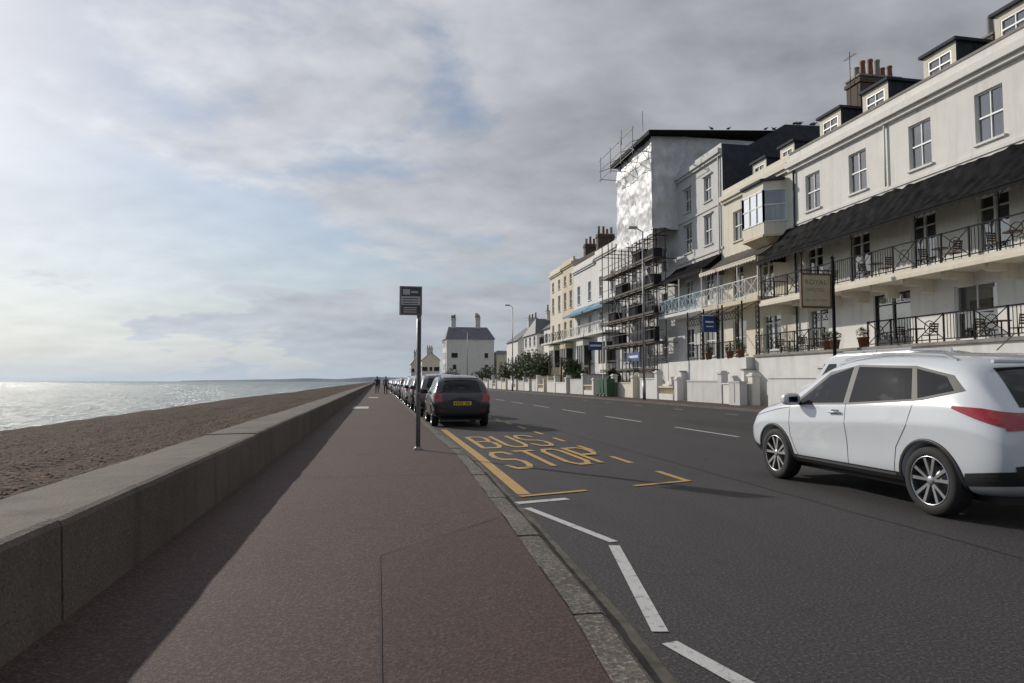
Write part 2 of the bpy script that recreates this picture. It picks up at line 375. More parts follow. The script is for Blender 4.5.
# ------------------------------------------------------------ facades
def facade(w,gl,x,y0,y1,z0,z1,ops,wm,fm=FRAME,depth=.16):
    ys=sorted({y0,y1,*[o[0]-o[1]/2 for o in ops],*[o[0]+o[1]/2 for o in ops]}); zs=sorted({z0,z1,*[o[2] for o in ops],*[o[2]+o[3] for o in ops]})
    for a,b_ in zip(ys,ys[1:]):
        for c,d in zip(zs,zs[1:]):
            my=(a+b_)/2;mz=(c+d)/2
            if any(abs(my-o[0])<o[1]/2 and o[2]<mz<o[2]+o[3] for o in ops): continue
            w.face([(x,a,c),(x,a,d),(x,b_,d),(x,b_,c)],wm)
    for o in ops:
        yc,ww,zb,h=o[:4]; st=o[4] if len(o)>4 else 'sash'; a=yc-ww/2;b_=yc+ww/2;t=zb+h; X=x+depth
        w.face([(x,a,zb),(X,a,zb),(X,a,t),(x,a,t)],wm); w.face([(x,b_,zb),(x,b_,t),(X,b_,t),(X,b_,zb)],wm)
        w.face([(x,a,t),(X,a,t),(X,b_,t),(x,b_,t)],wm); w.face([(x,a,zb),(x,b_,zb),(X,b_,zb),(X,a,zb)],wm)
        gl.face([(X-.01,a,zb),(X-.01,a,t),(X-.01,b_,t),(X-.01,b_,zb)],GLASSW)
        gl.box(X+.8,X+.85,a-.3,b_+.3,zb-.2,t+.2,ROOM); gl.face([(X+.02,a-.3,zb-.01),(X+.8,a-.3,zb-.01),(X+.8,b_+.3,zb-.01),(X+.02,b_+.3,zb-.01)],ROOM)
        f=fm if st!='dark' else DARKF; q=.06
        for bx in ((a,b_,t-q,t),(a,b_,zb,zb+q),(a,a+q,zb+q,t-q),(b_-q,b_,zb+q,t-q)): w.box(X-.07,X+.01,bx[0],bx[1],bx[2],bx[3],f)
        if st in('sash','sash2'):
            w.box(X-.075,X-.0,a+q,b_-q,zb+h*.5-.03,zb+h*.5+.03,f); w.box(X-.06,X-.0,yc-.018,yc+.018,zb+q,t-q,f)
            w.box(x-.09,x+.02,a-.08,b_+.08,zb-.09,zb-.003,wm)
        else:
            w.box(X-.065,X-.0,yc-.05,yc+.05,zb+q,t-q,f); w.box(X-.06,X-.0,a+q,b_-q,t-.5,t-.45,f)
            if h>2: w.box(X-.055,X-.0,a+q,b_-q,zb+q,zb+.45,f)
        r=R.random()
        if r<.75:
            cw=ww*R.uniform(.15,.3)
            gl.box(X+.12,X+.15,a+.02,a+cw,zb,t,CURT)
            gl.box(X+.12,X+.15,b_-cw,b_-.02,zb,t,CURT)
        if r>.35: gl.box(X+.08,X+.1,a,b_,t-h*R.uniform(.2,.6),t,CURT)
def shell(w,x,dep,y0,y1,z0,z1,wm,sm=None):
    sm=sm or wm
    w.face([(x,y0,z0),(x+dep,y0,z0),(x+dep,y0,z1),(x,y0,z1)],sm); w.face([(x,y1,z0),(x,y1,z1),(x+dep,y1,z1),(x+dep,y1,z0)],sm)
    w.face([(x+dep,y0,z0),(x+dep,y1,z0),(x+dep,y1,z1),(x+dep,y0,z1)],sm); w.face([(x,y0,z1-.3),(x+dep,y0,z1-.3),(x+dep,y1,z1-.3),(x,y1,z1-.3)],SLATE)
def cornice(w,x,y0,y1,z,m,d=.28,h=.28):
    w.box(x-d,x+.05,y0+.004,y1-.004,z,z+h,m); w.box(x-d*.55,x+.04,y0+.006,y1-.006,z-h*.6,z-.002,m)
def railing(r,x,y0,y1,z,h,m,style='bars',xe=None,sp=.14):
    r.beam((x,y0,z+h),(x,y1,z+h),.035,m); r.beam((x,y0,z+.1),(x,y1,z+.1),.025,m)
    n=max(1,round((y1-y0)/1.25)); s=(y1-y0)/n
    for i in range(n+1): r.beam((x,y0+i*s,z),(x,y0+i*s,z+h+.03),.035,m)
    for i in range(n):
        a=y0+i*s; b_=a+s
        if style=='x':
            r.beam((x,a,z+.1),(x,b_,z+h),.022,m); r.beam((x,a,z+h),(x,b_,z+.1),.022,m); r.beam((x,(a+b_)/2,z+.1),(x,(a+b_)/2,z+h),.015,m)
        elif style=='mix':
            if i%2:
                r.beam((x,a,z+.1),(x,b_,z+h),.018,m); r.beam((x,a,z+h),(x,b_,z+.1),.018,m); 
                mz=z+h*.55; my=(a+b_)/2
                for k in range(8):
                    t0=k*math.pi/4;t1=t0+math.pi/4; r.beam((x,my+.25*math.cos(t0),mz+.25*math.sin(t0)),(x,my+.25*math.cos(t1),mz+.25*math.sin(t1)),.016,m)
            else:
                k=a+sp
                while k<b_-.03: r.beam((x,k,z+.1),(x,k,z+h),.013,m); k+=sp
        else:
            k=a+sp
            while k<b_-.03: r.beam((x,k,z+.1),(x,k,z+h),.013,m); k+=sp
    if xe is not None:
        for yy in (y0,y1):
            r.beam((x,yy,z+h),(xe,yy,z+h),.03,m); r.beam((x,yy,z+.1),(xe,yy,z+.1),.02,m)
            k=x+.2
            while k<xe: r.beam((k,yy,z+.1),(k,yy,z+h),.013,m); k+=.2
def canopy(c,x,xo,y0,y1,zw,ze,m,trim=None,ribs=True,wavy=False):
    n=8; prof=[]
    for i in range(n+1):
        t=i/n; prof.append((x+(xo-x)*t, ze+(zw-ze)*(1-t)**1.35+ .04*math.sin(t*math.pi)))
    if wavy:
        NY=int((y1-y0)/.1); k=len(c.v); mi_=c.mi(m)
        for q in range(NY+1):
            yy=y0+(y1-y0)*q/NY
            for i,(px,pz) in enumerate(prof):
                e=.02*abs(math.sin(yy*math.pi/.62))+.09*noise.noise(Vector((px*3,yy*2.3,pz*3)))+(.04 if i%2 else 0)
                c.v.append((px-e*.4,yy,pz+e))
        for q in range(NY):
            for i in range(n): c.f.append((k+q*(n+1)+i,k+q*(n+1)+i+1,k+(q+1)*(n+1)+i+1,k+(q+1)*(n+1)+i)); c.m.append(mi_); c.sm.append(False)
    else:
        for (xa,za),(xb,zb) in zip(prof,prof[1:]):
            c.face([(xa,y0,za),(xb,y0,zb),(xb,y1,zb),(xa,y1,za)],m,True)
            if ribs:
                y=y0
                while y<=y1+.01: c.beam((xa,y,za+.015),(xb,y,zb+.015),.025,m,cap=False); y+=.62
    for yy in (y0,y1): c.face([(p[0],yy,p[1]) for p in prof]+[(x,yy,ze)],m)
    y=y0; tm=trim or m
    while y<y1-.05:
        w=.31; c.face([(xo-.01,y,ze+.03),(xo-.01,y+w,ze+.03),(xo-.01,y+w,ze-.13),(xo-.01,y+w*.75,ze-.2),(xo-.01,y+w*.5,ze-.23),(xo-.01,y+w*.25,ze-.2),(xo-.01,y,ze-.13)],tm); y+=w
    c.beam((xo,y0,ze),(xo,y1,ze),.045,tm)
def chimney(name,parent,x0,x1,y0,y1,z0,z1,n,m=BRICK):
    c=MB(); c.box(x0,x1,y0,y1,z0,z1,m); c.box(x0-.08,x1+.08,y0-.08,y1+.08,z1-.35,z1-.15,m); c.box(x0-.05,x1+.05,y0-.05,y1+.05,z1+.002,z1+.1,CONC)
    for i in range(n):
        xx=x0+(x1-x0)*(i+.5)/n; yy=(y0+y1)/2+R.uniform(-.1,.1); h=R.uniform(.55,1.1)
        c.lathe([(.17,0),(.16,h*.2),(.13,h*.8),(.16,h*.9),(.15,h),(.1,h)],(xx,yy,z1+.1),(0,0,1),TERRA if i%3 else CONC,10)
    c.build(name,parent)
def dormer(w,gl,x,yc,z,wd,h,wm,dep=3):
    facade(w,gl,x,yc-wd/2,yc+wd/2,z,z+h,[(yc,wd*.72,z+.35,h-.6,'sash')],wm,depth=.08)
    for s in (-1,1):
        yy=yc+s*wd/2; w.face([(x,yy,z-.3),(x+dep,yy,z-.3),(x+dep,yy,z+h),(x,yy,z+h)],DSLATE)
    w.box(x-.15,x+dep,yc-wd/2-.12,yc+wd/2+.12,z+h+.003,z+h+.13,DSLATE)
X=22.
TZ=2.6
H=empty('hotel_building'); w=MB();gl=MB();r=MB();c=MB()
cy=[14.2,17.7,21.1,24.4,28.2,31.6]
ops=[(y,1.2,10.2,1.9,'sash') for y in cy]+[(y,1.35,5.75,2.45,'french') for y in cy]
ops+=[(17.3,1.7,2.75,2.3,'french'),(22.0,1.9,2.9,2.1,'sash2'),(26.3,2.2,2.72,2.45,'dark'),(31.4,1.6,3.0,2.0,'sash')]
facade(w,gl,X,12,33.5,0,13.1,ops,WHITE); shell(w,X,10,12,33.49,0,13.4,WHITE)
cornice(w,X,12,33.5,12.85,WHITE,.35,.3); w.box(X-.06,X+.25,12,33.49,13.15,13.62,WHITE); w.box(X-.1,X+.3,12,33.48,13.62,13.72,CONC)
w.box(X-.05,X+.02,12,33.49,9.72,9.86,WHITE)
w.beam((X-.09,33.1,2.7),(X-.09,33.1,12.7),.055,DARKF,8); w.beam((X-.09,26.3,9.9),(X-.09,26.3,12.7),.045,WHITE,8)
w.face([(X+.3,12,13.3),(X+.3,33.45,13.3),(X+5,33.45,16.2),(X+5,12,16.2)],SLATE); w.face([(X+5,12,16.2),(X+5,33.45,16.2),(X+10,33.45,13.3),(X+10,12,13.3)],SLATE)
w.face([(X+.3,33.45,13.3),(X+10,33.45,13.3),(X+5,33.45,16.2)],GREYR)
for y in (17.2,20.7,24.2,28,31.3): dormer(w,gl,X+.9,y,13.7,1.7,1.45,CREAM2)
w.build('walls',H); gl.build('windows',H)
b2=MB(); b2.box(X-1.65,X-.002,12,34.0,5.42,5.68,CREAM2); b2.box(X-1.72,X-1.6,12,34.05,5.36,5.52,CREAM2)
y=12.5
while y<34: 
    b2.box(X-1.3,X-.003,y,y+.16,5.15,5.418,CREAM2); b2.box(X-.6,X-.003,y,y+.16,4.9,5.148,CREAM2); y+=1.9
b2.build('balcony_slab',H)
railing(r,X-1.6,12,34,5.68,1.08,IRON,'mix',X)
y=12
while y<34.2:
    r.beam((X-1.6,y,5.68),(X-1.6,y,7.85),.03,IRON,6)
    for s in (-1,1):
        for k in range(5):
            t0=k*math.pi/10;t1=(k+1)*math.pi/10
            r.beam((X-1.6,y+s*(.55-.55*math.cos(t0)),7.3+.55*math.sin(t0)),(X-1.6,y+s*(.55-.55*math.cos(t1)),7.3+.55*math.sin(t1)),.016,IRON,cap=False)
    y+=3.667
r.build('balcony_railing',H)
canopy(c,X-.01,X-1.7,12,34.1,9.62,7.85,CANOPY,wavy=True); c.build('canopy',H)
t=MB(); t.box(19.6,X-.003,12,33.4,0,TZ,WHITE2); t.box(19.5,19.75,12,33.42,TZ+.002,TZ+.12,CONC); 
t.build('terrace',H)
r=MB(); railing(r,19.62,12,24.8,TZ+.12,1.0,IRON,'mix',None); railing(r,19.62,27.6,33.3,TZ+.12,1.0,IRON,'mix'); r.build('terrace_railing',H)
text('HOTEL','door_lettering',H,1.5,.28,mat('gold_letters',(.5,.47,.4),.5),Matrix.Translation((X+.06,27.05,4.78))@Matrix(((0,0,-1,0),(-1,0,0,0),(0,1,0,0),(0,0,0,1))))
chimney('chimney_stack',H,25.2,27.7,31.9,33.0,14.2,17.7,6); chimney('chimney_stack',H,27.5,28.6,26,26.8,14.2,17.2,2)
a=MB(); a.beam((25.0,32.4,16),(25.0,32.4,19.2),.018,IRON); 
for k in range(6): a.beam((24.85,32.0+.15*k,18.9),(25.15,32.0+.15*k,18.9),.007,IRON)
a.beam((25.0,31.9,18.9),(25.0,32.9,18.9),.010,IRON); a.beam((25.0,32.4,18.2),(25.3,32.7,18.5),.01,IRON); a.build('tv_aerial',H)
def table_chairs(x,y,z):
    e=empty('bistro_table_set',(x,y,z)); q=MB()
    q.lathe([(0.001,.72),(.3,.72),(.3,.75),(.001,.75)],(0,0,0),(0,0,1),WOOD,14,False); q.beam((0,0,0),(0,0,.72),.025,IRON,6)
    for k in range(3): q.beam((0,0,.1),(.25*math.cos(k*2.1),.25*math.sin(k*2.1),0),.015,IRON)
    for s in (-1,1):
        cy_=s*.62
        q.box(-.2,.2,cy_-.2,cy_+.2,.44,.47,WOOD)
        for a_ in (-.18,.18):
            for b_ in (-.18,.18): q.beam((a_,cy_+b_,0),(a_,cy_+b_,.44),.014,IRON)
            q.beam((a_,cy_+s*.18,.44),(a_,cy_+s*.24,.9),.014,IRON)
        for k in range(4): q.box(-.18,.18,cy_+s*.2+s*.01*k-.01,cy_+s*.2+s*.01*k+.01,.56+.09*k,.62+.09*k,WOOD)
    q.build('table_and_chairs',e)
for y in (19.6,22.7,26.2,29.8): table_chairs(X-.8,y,5.68)
for y in (19.5,23.2,29.6,31.6): table_chairs(20.5,y,TZ+.01)

B=empty('oriel_house'); w=MB();gl=MB()
ops=[(39.2,1.1,10.1,1.9),(39.3,1.3,6.1,2.4,'french'),(36,1.3,6.1,2.4,'french'),(39.2,1.6,3.0,2.1,'sash'),(35.6,1.8,2.7,2.4,'french')]
facade(w,gl,X,33.51,41,0,13.2,ops,CREAM2); shell(w,X,10,33.51,40.99,0,13.3,CREAM2)
cornice(w,X,33.51,41,12.95,CREAM2,.3,.3); w.box(X-.05,X+.25,33.52,40.99,13.26,13.7,CREAM2)
w.face([(X+.3,33.52,13.3),(X+.3,40.99,13.3),(X+5,40.99,15.8),(X+5,33.52,15.8)],SLATE)
dormer(w,gl,X+1.2,38.6,13.7,1.6,1.3,CREAM2); dormer(w,gl,X+1.2,35.6,13.7,1.4,1.3,CREAM2)
w.build('walls',B)
o=MB()
y0,y1=33.9,37.3; xo=X-1.05
foot=[(X,y0),(xo,y0+.6),(xo,y1-.6),(X,y1)]
for (p,q) in zip(foot,foot[1:]):
    def pt(t,z): return (p[0]+(q[0]-p[0])*t,p[1]+(q[1]-p[1])*t,z)
    for z0,z1 in ((9.35,10.15),(11.95,12.5)): o.face([pt(0,z0),pt(1,z0),pt(1,z1),pt(0,z1)],CREAM2)
    gl.face([pt(0,10.15),pt(1,10.15),pt(1,11.95),pt(0,11.95)],GLASSW)
    nb=3 if abs(q[1]-p[1])>1 else 1
    for k in range(nb+1): o.beam(pt(k/nb,10.15),pt(k/nb,11.95),.07,FRAME)
    for z in (10.17,11.1,11.93): o.beam(pt(0,z),pt(1,z),.05,FRAME)
o.face([(x_-.15,y_,12.5) for x_,y_ in foot],SLATE); 
for (p,q) in zip(foot,foot[1:]): 
    o.beam((p[0]-.1,p[1],12.5),(q[0]-.1,q[1],12.5),.1,DSLATE); o.face([(p[0]-.1,p[1],12.5),(q[0]-.1,q[1],12.5),(X,35.6+(q[1]-35.6)*.6,13.0),(X,35.6+(p[1]-35.6)*.6,13.0)],DSLATE)
    o.face([(p[0],p[1],9.35),(q[0],q[1],9.35),(X,35.6+(q[1]-35.6)*.4,8.7),(X,35.6+(p[1]-35.6)*.4,8.7)],CREAM)
    o.beam((p[0],p[1],9.4),(q[0],q[1],9.4),.1,CREAM)
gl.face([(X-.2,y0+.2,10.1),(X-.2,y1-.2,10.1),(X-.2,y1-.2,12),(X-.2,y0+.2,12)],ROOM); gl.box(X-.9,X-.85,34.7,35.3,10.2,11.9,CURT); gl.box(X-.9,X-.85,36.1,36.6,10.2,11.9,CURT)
o.build('oriel_window',B); gl.build('windows',B)
c=MB(); canopy(c,X-.01,X-1.7,34.3,41.0,9.3,8.2,mat('brown_canopy',(.12,.10,.08),.6,.2,4),CREAM2); c.build('canopy',B)
b2=MB(); b2.box(X-1.65,X-.002,34.3,41,5.75,6.0,CREAM); b2.build('balcony_slab',B)
r=MB(); railing(r,X-1.6,34.3,41,6.0,1.1,WIRON,'x',X)
for y in (34.3,36.5,38.8,41): r.beam((X-1.6,y,6),(X-1.6,y,8.2),.04,WIRON)
r.build('balcony_railing',B)
r=MB()
for y in (34.3,36.5,38.8,41):
    for xx in (X-1.6,X-2.6):
        r.beam((xx,y,TZ),(xx,y,5.7),.05,IRON)
    r.beam((X-1.6,y+.3,TZ),(X-1.6,y+.3,5.7),.02,IRON); z=TZ
    while z<5.5: r.beam((X-1.6,y,z),(X-1.6,y+.3,z+.3),.015,IRON); r.beam((X-1.6,y+.3,z),(X-1.6,y,z+.3),.015,IRON); z+=.3
r.beam((X-2.6,34.3,5.2),(X-2.6,41,5.2),.05,IRON); r.beam((X-2.6,34.3,4.8),(X-2.6,41,4.8),.03,IRON)
y=34.3
while y<41: r.beam((X-2.6,y,4.8),(X-2.6,y+.35,5.2),.015,IRON); r.beam((X-2.6,y+.35,4.8),(X-2.6,y,5.2),.015,IRON); y+=.35
for k in range(6): r.beam((X-2.6,34.3+k*1.34,5.2),(X-1.6,34.3+k*1.34,5.7),.025,IRON)
railing(r,X-2.6,34.3,41,TZ,.95,IRON,'bars'); r.build('verandah',B)
t=MB(); t.box(19.2,X-.003,33.6,40.9,0,TZ,WHITE2); t.build('terrace',B)

C=empty('tall_terraced_house'); w=MB();gl=MB()
ops=[]
for y in (43.1,46.2):
    ops+=[(y,1.05,13.6,1.7),(y,1.15,10.6,2.0),(y,1.2,6.4,2.2,'french'),(y,1.4,3,2.1)]
facade(w,gl,X,41.01,48.3,0,16.6,ops,GREYR); shell(w,X,11,41.01,48.29,0,16.9,GREYR,DSLATE)
cornice(w,X,41.01,48.3,16.3,GREYR,.3,.3); w.box(X-.05,X+.2,41.02,48.29,16.6,16.95,GREYR); w.box(X-.07,X+.02,41.02,48.28,9.95,10.1,GREYR); w.box(X-.07,X+.02,41.02,48.28,12.95,13.08,GREYR)
w.face([(X+1.4,41.0,16.6),(X+11,41.0,16.6),(X+10.6,41.0,18.7),(X+4.6,41.0,18.5)],DSLATE); w.face([(X+4.6,41,18.5),(X+10.6,41,18.7),(X+10.6,48.2,18.7),(X+4.6,48.2,18.5)],SLATE); w.face([(X+1.4,41,16.6),(X+4.6,41,18.5),(X+4.6,48.2,18.5),(X+1.4,48.2,16.6)],DSLATE)
w.beam((X-.09,41.4,2.7),(X-.09,41.4,16.2),.055,GREYR,8)
for yy in (43.1,46.2):
    for z in (12.65,15.35): w.box(X-.12,X+.02,yy-.7,yy+.7,z,z+.1,GREYR)
w.build('walls',C); gl.build('windows',C)
c=MB(); canopy(c,X-.01,X-1.5,41.3,48.2,9.7,8.6,CANOPY); c.build('canopy',C)
b2=MB(); b2.box(X-1.5,X-.002,41.3,48.2,5.9,6.1,WHITE2); b2.build('balcony_slab',C)
r=MB(); railing(r,X-1.45,41.3,48.2,6.1,1.05,mat('pale_blue_iron',(.35,.5,.55),.5,.1,4),'x',X)
for y in (41.3,44.7,48.2): r.beam((X-1.45,y,6.1),(X-1.45,y,8.6),.04,WIRON)
r.build('balcony_railing',C)
t=MB(); t.box(19.4,X-.003,41.2,44.0,0,TZ,WHITE2)
for k in range(12): t.box(18.8+k*.26,22-.004,44.05,46.2,.1 if k==0 else k*.205+.1,(k+1)*.205+.1,WHITE2)
t.box(20.4,X-.003,46.4,48.2,0,TZ,WHITE2); t.build('terrace_and_steps',C)

D=empty('scaffolded_house'); w=MB();gl=MB()
ops=[]
for y in (50.5,53.4,56.8,59.4):
    for z in (3,6.3,9.9): ops.append((y,1.1,z,1.9))
facade(w,gl,X,48.31,61,0,14.2,ops,GREYR); shell(w,X,11,48.31,60.99,0,14.4,GREYR); w.box(X+.02,X+10.9,48.4,55.2,14.2,19.0,GREYR)
w.build('walls',D); gl.build('windows',D)
s=MB()
def lump(pa,pb,z0,z1,nu,nv,am,nrm):
    k=len(s.v); m=s.mi(SHEET)
    for j in range(nv+1):
        for i in range(nu+1):
            u=i/nu; v=j/nv; z=z0+(z1-z0)*v; x=pa[0]+(pb[0]-pa[0])*u; y=pa[1]+(pb[1]-pa[1])*u
            e=am*(noise.noise(Vector((x*.9,y*.9,z*.9)))+.45*noise.noise(Vector((x*3,y*3,z*2.5))))-.06*abs(math.sin(math.pi*(z-z0)/2.0))-.03*abs(math.sin((x+y)*math.pi/1.85))
            s.v.append((x+nrm[0]*e,y+nrm[1]*e,z+(.25*noise.noise(Vector((x,y,0))) if j==0 else 0)))
    for j in range(nv):
        for i in range(nu): q=k+j*(nu+1)+i; s.f.append((q,q+1,q+nu+2,q+nu+1)); s.m.append(m); s.sm.append(True)
lump((19.9,47.75),(19.9,55.6),12.3,19.6,60,60,.12,(-1,0))
lump((19.9,47.75),(33,47.75),12.7,19.8,60,60,.12,(0,-1))
s.build('plastic_sheeting',D)
t=MB()
za,zb_=19.9,20.8; xr=19.5; ye=55.9
t.face([(xr,47.2,za),(33.5,47.2,zb_),(33.5,ye,zb_),(xr,ye,za)],CANOPY); t.face([(xr,47.2,za-.3),(33.5,47.2,zb_-.3),(33.5,47.2,zb_),(xr,47.2,za)],CANOPY); t.face([(xr,47.2,za-.3),(xr,ye,za-.3),(xr,ye,za),(xr,47.2,za)],CANOPY); t.face([(xr,47.2,za-.3),(33.5,47.2,zb_-.3),(33.5,ye,zb_-.3),(xr,ye,za-.3)],CANOPY)
t.build('temporary_roof',D)
f=MB()
for x_ in (20.05,21.0):
    for i in range(8):
        y=48.0+i*1.7; top=(19.6 if i<5 else 12.6+R.uniform(0,1.5))
        f.beam((x_,y,.1),(x_,y,top),.045,TUBE,5)
        if x_<20.5:
            for l in range(6): f.beam((19.75 if l%3==0 else 19.9,y,2.1+2.1*l),(21.9,y,2.1+2.1*l),.04,TUBE)
    for l in range(6):
        z=2.1+2.1*l; e=60.6 if l<5 else 55.5
        f.beam((x_,47.8,z),(x_,e,z),.04,TUBE); f.beam((x_,47.8,z+1),(x_,e,z+1),.03,TUBE)
for l in range(5):
    f.box(20.1,20.95,47.9,60.5,2.16+2.1*l,2.2+2.1*l,PLANK); f.box(19.98,20.01,47.9,60.5,2.2+2.1*l,2.36+2.1*l,PLANK)
    y=48+1.7*(l%3)*2; f.beam((19.98,y,2.1+2.1*l),(19.98,y+1.7,4.2+2.1*l),.04,TUBE)
for y in (48,50.5,53,55.5): f.beam((18.5,y,19.2),(20,y,19.8),.03,TUBE); f.beam((18.5,y,18.5),(19.9,y,18.5),.03,TUBE); f.beam((18.5,y,18.3),(18.5,y,20.4),.03,TUBE)
for z in (18.5,19.3,20.2): f.beam((18.5,47.7,z),(18.5,56,z),.03,TUBE)
f.beam((18.5,47.7,18.5),(18.6,53,21.0),.03,TUBE); f.beam((19.3,47.9,20),(19.3,48,21.6),.03,TUBE); f.beam((18.7,50.9,20),(18.7,50.9,21.2),.03,TUBE)
for l,y in ((1,49),(2,52),(3,48.5),(4,51),(3,55),(1,56),(4,48.3),(2,48.6),(2,57)): f.box(20.15,20.9,y,y+1.6,2.21+2.1*l,2.21+2.1*l+R.uniform(.5,1.3),NET)
f.build('scaffolding',D)

def terr(name,y0,y1,zt,wm,bal=None,awn=None,x=X,ch=True,nw=2,fl=(3,6.4,9.9)):
    E=empty(name); w=MB();gl=MB(); ops=[]
    for i in range(nw):
        y=y0+(y1-y0)*(i+.5)/nw
        for z in fl: ops.append((y,1.1,z,2.0))
        if zt>14.4: ops.append((y,1.0,12.7,1.2))
    facade(w,gl,x,y0+.01,y1,0,zt,ops,wm); shell(w,x,10,y0+.01,y1-.01,0,zt+.2,wm); cornice(w,x,y0+.01,y1,zt-.3,wm)
    w.box(x-.04,x+.2,y0+.02,y1-.02,zt,zt+.5,wm); w.face([(x+.3,y0+.02,zt),(x+.3,y1-.02,zt),(x+4,y1-.02,zt+2),(x+4,y0+.02,zt+2)],SLATE)
    w.face([(x+.3,y0+.02,zt),(x+4,y0+.02,zt+2),(x+8,y0+.02,zt)],wm)
    yc=y0+(y1-y0)*.35; 
    for z0,z1,mm in ((0,3.0,wm),(5.1,5.7,wm)): w.box(x-.9,x+.01,yc-1.2,yc+1.2,z0,z1,mm)
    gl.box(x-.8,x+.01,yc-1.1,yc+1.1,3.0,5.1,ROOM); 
    for k in range(4): w.box(x-.88,x-.76,yc-1.2+.76*k,yc-1.08+.76*k,3.0,5.1,FRAME)
    w.build('walls',E); gl.build('windows',E)
    if bal:
        r=MB(); r.box(x-1.3,x-.003,y0+.2,y1-.2,5.9,6.1,WHITE2); railing(r,x-1.25,y0+.2,y1-.2,6.1,1.0,bal,'x'); r.build('balcony',E)
    if awn:
        c=MB(); canopy(c,x-.01,x-1.4,y0+.3,y1-.3,9.4,8.5,awn,None,False); c.build('awning',E)
    if ch: chimney('chimney_stack',E,x+3,x+5,y0+.1,y0+.9,zt+.5,zt+3.2,4)
    return E
terr('terraced_house',61,68,14.2,WHITE,WIRON,BLUEA)
terr('terraced_house',68,76,13.9,WHITE2,WIRON,BLUEA)
terr('terraced_house',76,81,15.2,CREAM,IRON,None)
terr('terraced_house',81,87,15.0,CREAM2,IRON,None)
def gable(name,x0,x1,y0,y1,ze,zr,wm,axis='x',nw=3,chim=True,rm=SLATE):
    E=empty(name); w=MB();gl=MB(); fl=[1.2+3*i for i in range(int(ze//3))]
    ops=[(y0+(y1-y0)*(i+.5)/nw,1.5,z,1.6,'sash') for i in range(nw) for z in fl]
    facade(w,gl,x0,y0,y1,0,ze,ops,wm)
    ym=(y0+y1)/2; xm=(x0+x1)/2
    for (yy) in (y0,y1): w.face([(x0,yy,0),(x1,yy,0),(x1,yy,ze),(x0,yy,ze)],wm)
    w.face([(x1,y0,0),(x1,y1,0),(x1,y1,ze),(x1,y0,ze)],wm)
    nx_=3
    for i in range(nx_):
        xc=x0+(x1-x0)*(i+.5)/nx_
        for z in fl:
            if R.random()<.25: continue
            ww=R.choice((.45,.45,.8)); w.box(xc-ww-.1,xc+ww+.1,y0-.06,y0+.05,z,z+1.4,FRAME); gl.box(xc-ww,xc+ww,y0-.075,y0-.061,z+.08,z+1.32,ROOM)
    if axis=='x':
        w.face([(x0-.3,y0-.3,ze-.1),(xm,y0-.3,zr),(xm,y1+.3,zr),(x0-.3,y1+.3,ze-.1)],rm); w.face([(xm,y0-.3,zr),(x1+.3,y0-.3,ze-.1),(x1+.3,y1+.3,ze-.1),(xm,y1+.3,zr)],rm)
        for yy in (y0,y1): w.face([(x0,yy,ze),(x1,yy,ze),(xm,yy,zr-.1)],wm)
    else:
        w.face([(x0-.3,y0-.3,ze-.1),(x1+.3,y0-.3,ze-.1),(x1-1,ym,zr),(x0+1,ym,zr)],rm); w.face([(x0-.3,y1+.3,ze-.1),(x1+.3,y1+.3,ze-.1),(x1-1,ym,zr),(x0+1,ym,zr)],rm)
        w.face([(x0-.3,y0-.3,ze-.1),(x0-.3,y1+.3,ze-.1),(x0+1,ym,zr)],rm); w.face([(x1+.3,y0-.3,ze-.1),(x1+.3,y1+.3,ze-.1),(x1-1,ym,zr)],rm)
    w.build('walls_and_roof',E); gl.build('windows',E)
    if chim: chimney('chimney_stack',E,xm-.9,xm+.9,ym-.5,ym+.5,ze+1,zr+1.3,3,GREYR)
    return E
gable('detached_house',26,34,97,107,9.6,12.8,WHITE,'x'); gable('detached_house',25.5,33,110,120,9.2,12.0,WHITE2,'y'); gable('detached_house',25,33,123,134,8.8,12,WHITE,'x')
LSL=mat('light_slate',(.13,.135,.15),.7,.2,2)
e=gable('seafront_house',17.2,29.5,176,187,12.2,15.6,WHITE,'y',3,False,LSL)
chimney('chimney_stack',e,18.9,20.1,181,182.2,13.5,17.9,4,GREYR); chimney('chimney_stack',e,25.3,26.6,181,182.2,14.5,18.2,4,GREYR)
gable('seafront_house',30.5,38,178,188,8.5,9.5,CREAM2,'y',3,False)
gable('detached_house',12.8,18,205,215,7.5,10,CREAM2,'x'); gable('detached_house',11,15,235,245,7,10,WHITE2,'x')

fw=empty('front_garden_wall'); w=MB(); y=14
i=0
while y<140:
    L=R.choice([3.2,3.8,4.4]); m=[WHITE,WHITE2,CREAM2,WHITE2,WHITE,GREYR][i%6]; h=[1.15,1.3,1.0,1.45][i%4]; gap=1.3 if i%2 else 0.0
    x0=18.55
    w.box(x0-.06,x0+.34,y,y+.42,.1,h+.42,m); w.box(x0-.12,x0+.40,y-.05,y+.47,h+.422,h+.52,m); w.box(x0-.04,x0+.32,y+.04,y+.38,h+.523,h+.6,m)
    if i%4==2 :
        w.box(x0+.02,x0+.26,y+.42,y+L,.1,.5,m); w.box(x0,x0+.28,y+.423,y+L-.003,h-.12,h,CREAM)
        yy=y+.6
        while yy<y+L-.15: w.lathe([(.05,0),(.085,.2),(.05,.35),(.05,h-.62)],(x0+.14,yy,.5),(0,0,1),CREAM,8); yy+=.28
    else:
        w.box(x0,x0+.24,y+.423,y+L,.1,h,m); w.box(x0-.05,x0+.29,y+.424,y+L-.004,h+.002,h+.08,m)
    y+=L+gap; i+=1
w.build('wall_and_piers',fw)
dw=empty('garden_dividing_wall'); w=MB()
